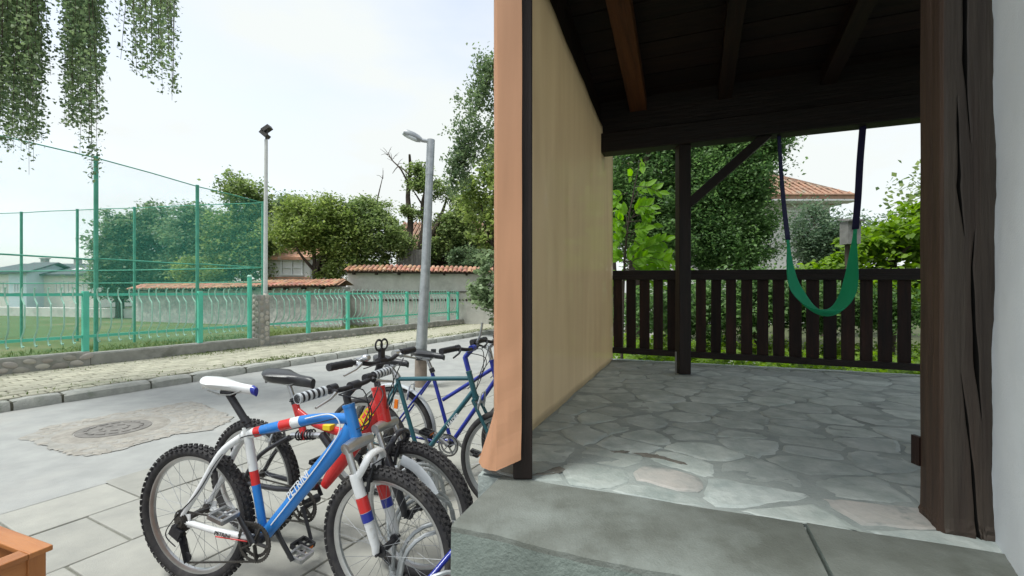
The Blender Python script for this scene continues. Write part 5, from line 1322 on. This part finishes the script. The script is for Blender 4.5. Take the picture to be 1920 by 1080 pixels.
def tree(kind, label, base, ells, nclump, per, cr_, leaf, m_, trunk_r=.12, limbs=9, up=.5, droop=0, group=None, trunk_top=None, cat='tree', hollow=.45, flat=.7):
    base = Vector(base); e = empty(kind, base, label=label, cat=cat, group=group)
    P, cs = crown_pts(ells, nclump, per, cr_, hollow, flat); leaves('crown', P, leaf, m_, e, up=up, droop=droop)
    c0 = Vector(ells[0][:3]); tt = trunk_top if trunk_top is not None else c0.z - ells[0][5] * .35
    top = Vector((base.x * .4 + c0.x * .6, base.y * .4 + c0.y * .6, tt)); mid = spl(base, top, .5) + Vector((random.uniform(-.05, .05), 0, 0))
    mb = MB(); mb.tube([base - Vector((0, 0, .1)), base + Vector((0, 0, .2)), mid, top], [trunk_r * 1.35, trunk_r, trunk_r * .85, trunk_r * .6], 9)
    idx = RNG.choice(len(cs), min(limbs, len(cs)), replace=False)
    for i in idx:
        c = Vector(cs[i]); s0 = spl(mid, top, random.uniform(.2, 1)); m2 = spl(s0, c, .5) + Vector((random.uniform(-.2, .2), random.uniform(-.2, .2), random.uniform(0, .25)))
        mb.tube(catm([s0, m2, c], 3), [trunk_r * .45 * (1 - k / 7) + .006 for k in range(7)], 5)
    mb.build('trunk', m_bark, e, world=True, smooth=True, fix=False)
    return e
# --- beyond the pitch, dark mass
TG = 'dark trees beyond the pitch'
def pxell(px, y, z, rx, ry): s_ = F / z; return ((px - CX) / s_, z, CH + (HY - y) / s_, rx / s_, rx / s_ * .8, ry / s_)
tree('broadleaf_tree', 'dark leafy tree at the left end of the clump beyond the pitch', ((225 - CX) * 24 / F, 24, 0), [pxell(228, 465, 24, 42, 62), pxell(215, 520, 24, 38, 40)], 150, 150, .5, .17, l_dark, .2, group=TG)
tree('broadleaf_tree', 'dark round topped tree in the middle of the clump beyond the pitch', ((300 - CX) * 25 / F, 25, 0), [pxell(290, 460, 25, 55, 70), pxell(320, 500, 25, 55, 45)], 190, 150, .55, .17, l_dark, .22, group=TG)
tree('broadleaf_tree', 'dark leafy tree reaching the tall tree beside the floodlight', ((375 - CX) * 24 / F, 24, 0), [pxell(368, 455, 24, 50, 80), pxell(395, 490, 24, 45, 50)], 180, 150, .5, .17, l_dark, .22, group=TG)
tree('tall_tree', 'tall dense tree behind the floodlight pole', ((462 - CX) * 23 / F, 23, 0), [pxell(462, 390, 23, 42, 62), pxell(468, 460, 23, 60, 70), pxell(430, 450, 23, 40, 50)], 210, 150, .5, .16, l_mid, .25)
tree('round_shrub', 'light green rounded shrub in front of the dark trees', ((385 - CX) * 22 / F, 22, 0), [pxell(385, 512, 22, 50, 30)], 70, 150, .35, .12, l_light, .06, 4, cat='shrub')
# --- behind the low wall
tree('leafy_tree', 'bright green spreading tree over the white cottage', ((590 - CX) * 19 / F, 19, 0), [pxell(590, 420, 19, 68, 55), pxell(555, 440, 19, 42, 28), pxell(635, 465, 19, 40, 50), pxell(620, 500, 19, 32, 30), pxell(655, 445, 19, 34, 34)], 230, 150, .38, .12, l_light, .16, 14, trunk_top=2.6)
tree('leafy_tree', 'mid green tree right of the cottage reaching the gnarled tree', ((690 - CX) * 19.5 / F, 19.5, 0), [pxell(665, 415, 19.5, 45, 50), pxell(705, 435, 19.5, 48, 45), pxell(690, 490, 19.5, 50, 32), pxell(735, 460, 19.5, 30, 28)], 200, 150, .36, .12, l_mid, .15, 14, trunk_top=2.6)
tree('broadleaf_tree', 'dark tree filling the gap between the cottage and the tall tree', ((540 - CX) * 26 / F, 26, 0), [pxell(545, 430, 26, 45, 60)], 120, 140, .5, .17, l_dark, .2)
# gnarled tree with heavy limbs
gz = 20.5; gp = lambda x, y, dz=0: PX(x, y, gz + dz)
gt = empty('gnarled_tree', (gp(778, 540).x, gz, 0), label='old gnarled tree with thick dark bare limbs behind the tall wall', cat='tree')
mb = MB(); base = Vector((gp(778, 540).x, gz, 0)); fork = gp(778, 500)
mb.tube([base, gp(778, 520), fork], [.42, .36, .3], 10)
for pts, r in (([(772, 505), (765, 470), (770, 420), (765, 370), (769, 320), (768, 290)], .2), ([(772, 500), (750, 465), (738, 440), (720, 415), (705, 385)], .17), ([(780, 500), (790, 460), (795, 420), (792, 385), (798, 355)], .2),
               ([(782, 500), (802, 455), (820, 420), (832, 390), (838, 370)], .14), ([(785, 500), (815, 470), (845, 445), (862, 410), (880, 395)], .17), ([(768, 350), (752, 318), (735, 300), (728, 285)], .05), ([(765, 325), (748, 312), (736, 325)], .04), ([(768, 330), (790, 318), (800, 300)], .05), ([(705, 385), (712, 355), (718, 330)], .04), ([(720, 412), (700, 405), (685, 395)], .05), ([(792, 385), (780, 365), (770, 350)], .05), ([(862, 410), (870, 385), (868, 360)], .06)):
    P = catm([gp(x, y, random.uniform(-.4, .4)) for x, y in pts], 4); n = len(P); mb.tube(P, [r * (1 - .75 * k / (n - 1)) for k in range(n)], 7)
for i in range(26):
    x, y = random.choice([(728, 290), (735, 300), (718, 335), (745, 310), (690, 392)]); P0 = gp(x, y); P1 = P0 + Vector((random.uniform(-.5, .4), random.uniform(-.3, .3), random.uniform(.0, .6))); mb.tube([P0, spl(P0, P1, .5) + Vector((0, 0, .05)), P1], [.014, .01, .005], 4)
mb.build('trunk', m_bark, gt, world=True, smooth=True, fix=False)
P, cs = crown_pts([pxell(790, 318, gz, 22, 15), pxell(805, 345, gz, 25, 12), pxell(700, 395, gz, 35, 22), pxell(735, 430, gz, 25, 22), pxell(800, 395, gz, 16, 14), pxell(850, 425, gz, 44, 26), pxell(880, 390, gz, 40, 34), pxell(760, 455, gz, 22, 15), pxell(830, 360, gz, 26, 20), pxell(830, 445, gz, 32, 24), pxell(812, 470, gz, 26, 14), pxell(870, 450, gz, 40, 32), pxell(790, 345, gz, 30, 20), pxell(770, 400, gz, 26, 18)], 300, 120, .32, .1)
leaves('crown', P, .13, l_mid, gt)
tree('rounded_shrub', 'dark green rounded shrub topping the tall wall under the barn eaves', ((872 - CX) * 19.6 / F, 19.6, 0), [pxell(873, 488, 19.6, 34, 24), pxell(890, 500, 19.6, 30, 20)], 90, 150, .25, .08, l_dark, .06, 4, cat='shrub')
# drooping tree and chestnut near the curtain
def strands(ells, n, L0, L1, per_m, spread, ends=None):
    out_ = []; twigs = []
    for i in range(n):
        e = ells[RNG.integers(len(ells))]; d = RNG.normal(size=3); d /= np.linalg.norm(d); c = np.array(e[:3]) + d * np.array(e[3:6]) * RNG.random() ** .5
        L_ = RNG.uniform(L0, L1); m = int(L_ * per_m); t_ = RNG.random(m) ** .8; sway = RNG.normal(size=2) * .12
        q = c + np.stack([sway[0] * t_ ** 2 * L_, sway[1] * t_ ** 2 * L_, -t_ * L_], 1) + RNG.normal(size=(m, 3)) * spread * (1 - .5 * t_)[:, None]; out_.append(q); twigs.append((c, c + np.array([sway[0] * L_, sway[1] * L_, -L_])))
    return np.concatenate(out_), twigs
dz = 12.
dt = empty('drooping_tree', (2.6, dz, 0), label='large weeping tree whose drooping foliage shows left of the curtain', cat='tree')
E = [pxell(915, 115, dz, 30, 40), pxell(895, 180, dz, 40, 38), pxell(880, 245, dz, 36, 34), pxell(860, 290, dz, 24, 24), pxell(1000, 130, dz, 70, 90), pxell(1090, 180, dz, 100, 90), pxell(945, 260, dz, 50, 40)]
P1_, tw1 = strands(E, 300, .3, 1.0, 60, .10); P2_, cs = crown_pts(E, 95, 80, .24, .2)
leaves('crown', np.concatenate([P1_, P2_]), .085, l_birch, dt, up=.2, droop=.8)
mb = MB(); mb.tube([(2.6, dz, 0), (2.5, dz, 2.5), (2.2, dz, 5.5)], [.3, .24, .14], 9)
for c in cs[:26]: c = Vector(c); s0 = Vector((2.4, dz, random.uniform(2.8, 5.3))); mb.tube(catm([s0, spl(s0, c, .5) + Vector((0, 0, .5)), c], 3), [.06 * (1 - k / 7) + .008 for k in range(7)], 5)
mb.build('trunk', m_bark, dt, world=True, smooth=True, fix=False)
cz_ = 15.5
ct = tree('chestnut_tree', 'pale leaved young tree overhanging the pavement just left of the curtain', (-.15, cz_, .12), [pxell(900, 370, cz_, 40, 45), pxell(905, 430, cz_, 40, 45), pxell(920, 390, cz_, 60, 80), pxell(980, 330, cz_, 80, 90)], 150, 80, .33, .15, l_light, .12, 12, trunk_top=3.2)
tree('pale_shrub', 'pale grey green shrub with large leaves hanging low by the curtain edge', (-.25, 14.6, .12), [pxell(918, 500, 14.6, 26, 40), pxell(904, 555, 14.6, 26, 34), pxell(935, 560, 14.6, 30, 48)], 60, 36, .24, .17, l_pale, .05, 5, cat='shrub', droop=.6)
# near weeping birch, top left
nb = empty('weeping_birch', (-8.3, 4.6, .12), label='weeping birch whose long hanging branches enter the top left corner', cat='tree')
bz = 5.3
def strand_px(x0, x1, y0, y1, n, per, wob=6):
    out_ = []; tw_ = []
    for i in range(n):
        xa = RNG.uniform(x0, x1); L_ = y1 - y0; ye = y1 - L_ * .55 * RNG.random() ** 1.3; zz = bz + RNG.uniform(-.7, .7); m = int(per * (ye - y0) / 100)
        t_ = RNG.random(m); dx = RNG.normal() * 10; y = y0 + (ye - y0) * t_; x = xa + dx * t_ + RNG.normal(size=m) * wob * (1 - .4 * t_)
        out_.append(np.stack([(x - CX) * zz / F, zz + RNG.normal(size=m) * .05, CH + (HY - y) * zz / F], 1)); tw_.append((PX(xa, y0, zz), PX(xa + dx, ye, zz)))
    return np.concatenate(out_), tw_
parts = [strand_px(-160, 78, -140, 285, 112, 70, 5), strand_px(-60, 60, -140, 310, 26, 66, 5), strand_px(122, 190, -140, 240, 50, 66, 5), strand_px(150, 184, -100, 400, 9, 52, 7), strand_px(240, 322, -140, 150, 34, 56, 5), strand_px(290, 335, -120, 190, 8, 42), strand_px(20, 80, -60, 330, 5, 30)]
leaves('foliage', np.concatenate([p[0] for p in parts]), .038, l_birch, nb, up=.2, droop=.9, asp=.75)
mb = MB()
for p in parts:
    for a, b in p[1]: mb.tube([a, spl(a, b, .5), b], [.005, .004, .002], 4, cap=False)
mb.build('hanging_twigs', m_bark, nb, world=True, fix=False, kind='stuff')
mb = MB(); tr0 = Vector((-8.3, 4.6, 0)); mb.tube([tr0, (-8.2, 4.65, 3), (-8, 4.8, 6), (-7.7, 5, 8)], [.22, .18, .13, .07], 9)
for (px, zt) in ((0, 5.2), (-60, 5.6), (80, 5.0), (160, 5.3), (250, 5.4), (320, 5.2)):
    tp2 = PX(px, -150, zt); s0 = Vector((-8.1, 4.7, random.uniform(3.5, 6))); mb.tube(catm([s0, spl(s0, tp2, .5) + Vector((0, 0, .9)), tp2], 5), [.06 * (1 - k / 12) + .005 for k in range(11)], 6)
mb.build('trunk', m_bark, nb, world=True, smooth=True, fix=False)
# --- garden behind the terrace
mb = MB(); mb.add([T(.12, 3.45, .42), T(14, 3.45, .42), T(14, 22, .42), T(.12, 22, .42)], [(0, 1, 2, 3)]); mb.build('garden_ground', m_earth, kind='structure')
mb = MB(); mb.prism([T(.0, 3.425), T(5.2, 3.425), T(5.2, 3.5), T(0, 3.5)], .0, TZ - .03); mb.build('terrace_edge', m_concrete, kind='structure')
GG = 'trees in the garden behind the terrace'
tree('yew_tree', 'tall dark bushy tree behind the porch post', (2.3, 8.6, .4), [pxell(1215, 330, 8.6, 95, 110), pxell(1180, 400, 8.6, 70, 90), pxell(1240, 230, 8.6, 110, 90), pxell(1240, 430, 8.6, 80, 80)], 430, 200, .28, .062, l_garden, .16, 14, group=GG, hollow=.25)
tree('yew_tree', 'broad dark green tree between the post and the swing', (4.2, 8.0, .4), [pxell(1370, 320, 8.0, 95, 100), pxell(1380, 400, 8.0, 75, 85), pxell(1330, 430, 8.0, 70, 75), pxell(1400, 260, 8.0, 80, 75), pxell(1310, 400, 8.0, 70, 90), pxell(1360, 470, 8.0, 85, 40)], 600, 220, .25, .055, l_garden, .16, 18, droop=.5, group=GG, hollow=.25)
tree('unseen_tree', 'unseen tree added right of the terrace to mottle the curtain reflection', (8.5, 6.0, .4), [(8.2, 6.2, 3.6, 1.6, 1.6, 1.3), (8.9, 4.8, 4.2, 1.3, 1.5, 1.2), (7.8, 7.6, 3.0, 1.1, 1.3, 1.0)], 80, 70, .35, .11, l_mid, .14, 10)  # added out of view so its gaps mottle the curtain's reflection
tree('wispy_shrub', 'pale wispy shrub in front of the white house wall', ((1545 - CX) * 10 / F, 10, .4), [pxell(1535, 440, 10, 42, 60), pxell(1580, 460, 10, 55, 42), pxell(1640, 450, 10, 60, 45), pxell(1545, 470, 10, 50, 40)], 260, 110, .28, .06, l_wisp, .05, 12, cat='shrub', droop=-.4)
tree('broadleaf_hedge', 'bright green broad leaved hedge right of the swing', ((1670 - CX) * 6.4 / F, 6.4, .4), [pxell(1680, 455, 6.4, 75, 45), pxell(1625, 480, 6.4, 50, 40), pxell(1720, 430, 6.4, 50, 55), pxell(1560, 500, 6.4, 50, 22), pxell(1650, 540, 6.4, 110, 40)], 170, 60, .16, .095, l_bright, .05, 10, cat='hedge', hollow=.3)
tree('leafy_shrub', 'low dark shrub along the outside of the porch railing', ((1430 - CX) * 6.2 / F, 6.2, .4), [pxell(1400, 560, 6.2, 120, 50), pxell(1600, 580, 6.2, 150, 45), pxell(1250, 575, 6.2, 110, 50), pxell(1330, 590, 6.2, 120, 45), pxell(1500, 560, 6.2, 130, 40)], 430, 100, .2, .055, l_garden, .04, 8, cat='shrub', hollow=.2)
n = 26000; pp, qq = RNG.uniform(-.4, 5.5, n), 3.5 + RNG.random(n) ** 1.5 * 3.2
C = np.array(C0); A_, B_ = np.array(TA), np.array(TB); P = C + pp[:, None] * A_ + qq[:, None] * B_
P[:, 2] = .42 + RNG.random(n) * (.18 + .14 * np.sin(pp * 4) ** 2)
leaves('ground_cover', P, .06, l_bright, up=.9, kind='stuff')
rr = random.Random(14)
for i, (px, z, r, lab) in enumerate([(1385, 5.6, .16, 'rough brown stone lying outside the railing left of the swing'), (1345, 5.5, .1, 'small pale stone beside the brown one outside the railing'), (1520, 5.8, .14, 'dark grey stone outside the railing below the swing')]):
    mb = MB(); mb.blob((0, 0, 0), (r * 1.4, r, r * .8), 80 + i, 2, .12); mb.build('garden_stone', m_cobble if i == 1 else m_adobe_lo, M=Matrix.Translation(((px - CX) * z / F, z, .46)), smooth=True, label=lab, cat='stone')
# nest box on a pole
bx2 = PX(1594, 437, 6.0); e = empty('nest_box', (bx2.x, bx2.y, .42), label='weathered wooden nest box on a pole beside the right swing strap', cat='nest box')
mb = MB(); mb.box((bx2.x, bx2.y, bx2.z), (.17, .15, .30)); o = mb.build('box', m_greywood, e, world=True); mb = MB(); mb.box((bx2.x, bx2.y - .02, bx2.z + .17), (.21, .21, .025), Matrix.Rotation(.2, 3, 'X')); mb.build('lid', m_greywood, e, world=True)
wtube(e, 'pole', [(bx2.x, bx2.y + .05, .4), (bx2.x, bx2.y + .05, bx2.z - .1)], .03, m_bark); mb = MB(); mb.tube([(bx2.x, bx2.y - .08, bx2.z + .05), (bx2.x, bx2.y - .074, bx2.z + .05)], .022, 12); mb.build('entrance_hole', m_recess_shade, e, world=True)
# sapling with large leaflets: each leaf its own piece
sz = 5.35; sp_ = empty('walnut_sapling', (PX(1165, 500, sz).x, sz, .42), label='young tree with large bright green leaflets at the left end of the railing', cat='sapling')
mb = MB(); nl = 5
outl = [(0, 0), (.18, .16), (.42, .26), (.7, .2), (1, 0), (.7, -.2), (.42, -.26), (.18, -.16)]
mb.v = [(x, y, -.12 * (abs(y) / .26) * 0 + (.05 * abs(y) / .26) - .08 * x * x) for x, y in outl] + [(.2, 0, 0), (.45, 0, -.02), (.7, 0, -.045)]
mb.f = [(0, 1, 8), (1, 2, 9, 8), (2, 3, 10, 9), (3, 4, 10), (4, 5, 10), (5, 6, 9, 10), (6, 7, 8, 9), (7, 0, 8)]; mb.m = [0] * 8
leaf_me = mb.mesh('leaf', l_sap, False, fix=False); at = leaf_me.attributes.new('rnd', 'FLOAT', 'FACE'); at.data.foreach_set('value', [.75] * 8)
st_mb = MB(); st_mb.tube([(PX(1165, 500, sz).x, sz, .42), PX(1168, 560, sz), PX(1172, 470, sz), PX(1180, 400, sz), PX(1192, 340, sz), PX(1200, 300, sz)], [.02, .016, .013, .01, .006, .003], 7)
rr = random.Random(77); cnt = 0
stems = [((1185, 380), (1205, 352), 5), ((1190, 350), (1235, 360), 7), ((1180, 410), (1225, 402), 7), ((1180, 400), (1158, 395), 5), ((1175, 450), (1210, 430), 5), ((1172, 465), (1240, 475), 9), ((1172, 480), (1255, 492), 9), ((1172, 470), (1155, 450), 5), ((1172, 490), (1200, 505), 7), ((1190, 345), (1180, 330), 3), ((1172, 440), (1150, 425), 5), ((1172, 490), (1285, 505), 5), ((1172, 500), (1160, 480), 7), ((1200, 300), (1204, 312), 5), ((1172, 495), (1225, 460), 7), ((1172, 500), (1230, 500), 9), ((1170, 480), (1195, 470), 7), ((1172, 505), (1265, 475), 7), ((1170, 460), (1190, 490), 7), ((1172, 510), (1215, 485), 7), ((1175, 420), (1165, 440), 5), ((1172, 500), (1170, 510), 7), ((1180, 420), (1200, 385), 5), ((1172, 490), (1250, 450), 7)]
for _ in range(16):
    a_ = (rr.uniform(1168, 1180), rr.uniform(430, 520)); stems.append((a_, (a_[0] + rr.uniform(-22, 85), a_[1] + rr.uniform(-25, 25)), rr.choice([5, 7, 9])))
for _ in range(6):
    a_ = (rr.uniform(1175, 1186), rr.uniform(350, 430)); stems.append((a_, (a_[0] + rr.uniform(-25, 55), a_[1] + rr.uniform(-30, 20)), rr.choice([5, 7])))
for (a, b, nlf) in stems:
    A = PX(a[0], a[1], sz + rr.uniform(-.1, .1)); B = PX(b[0], b[1], sz + rr.uniform(-.25, .1)); st_mb.tube([A, spl(A, B, .5) + Vector((0, 0, .03)), B], [.005, .004, .002], 5)
    d = (B - A).normalized(); 
    for k in range(nlf):
        f = .35 + .65 * (k // 2 + 1) / ((nlf + 1) // 2) if k < nlf - 1 else 1.0
        P = spl(A, B, f) + Vector((0, 0, .03 * sin(pi * f))); sgn = 1 if k % 2 else -1
        dirn = (d + (Vector((0, 0, 1)) * sgn * .9 if k < nlf - 1 else Vector((0, 0, 0))) + Vector((rr.uniform(-.3, .3), rr.uniform(-.5, .5), rr.uniform(-.3, .1)))).normalized()
        up = Vector((rr.uniform(-.3, .3), -1, rr.uniform(.0, .8))).normalized(); sy = up.cross(dirn).normalized(); u2 = dirn.cross(sy); L_ = rr.uniform(.09, .15)
        M = Matrix.Translation(P) @ Matrix((dirn, sy, u2)).transposed().to_4x4() @ Matrix.Diagonal((L_, L_, L_, 1)); addobj('leaf', leaf_me, sp_, WM[sp_.name].inverted() @ M); cnt += 1
st_mb.build('stem', m_bark, sp_, world=True, smooth=True, fix=False)
# grass tufts: behind the fence footing, on the pavement edge, in the joints
n = 26000; tt = RNG.uniform(-5, 15, n); dd = 2.78 + RNG.random(n) ** 2 * 3.5
P = np.array(K0) + tt[:, None] * np.array(U) + dd[:, None] * np.array(Nn); P[:, 2] = .05 + RNG.random(n) * .09
leaves('tall_grass', P, .12, leafmat('leaf_grass', (.08, .13, .03), (.19, .23, .08), .3), up=-.2, asp=.14, droop=-2.5, kind='stuff')
n = 4200; tt = np.concatenate([RNG.normal(3.7, .45, n // 4), RNG.normal(11, 2.2, n // 2), RNG.uniform(-3, 14, n // 4)]); m = len(tt); dd = np.where(RNG.random(m) < .5, .2 + RNG.random(m) ** 2 * .4, 2.45 - RNG.random(m) ** 2 * .6)
P = np.array(K0) + tt[:, None] * np.array(U) + dd[:, None] * np.array(Nn); P[:, 2] = .125 + RNG.random(m) * .02
leaves('pavement_weeds', P, .05, MATS['leaf_grass'], up=-.1, asp=.25, droop=-2, kind='stuff')
print('objects', len(bpy.data.objects), 'tris', sum(len(o.data.polygons) for o in bpy.data.objects if o.type == 'MESH'))
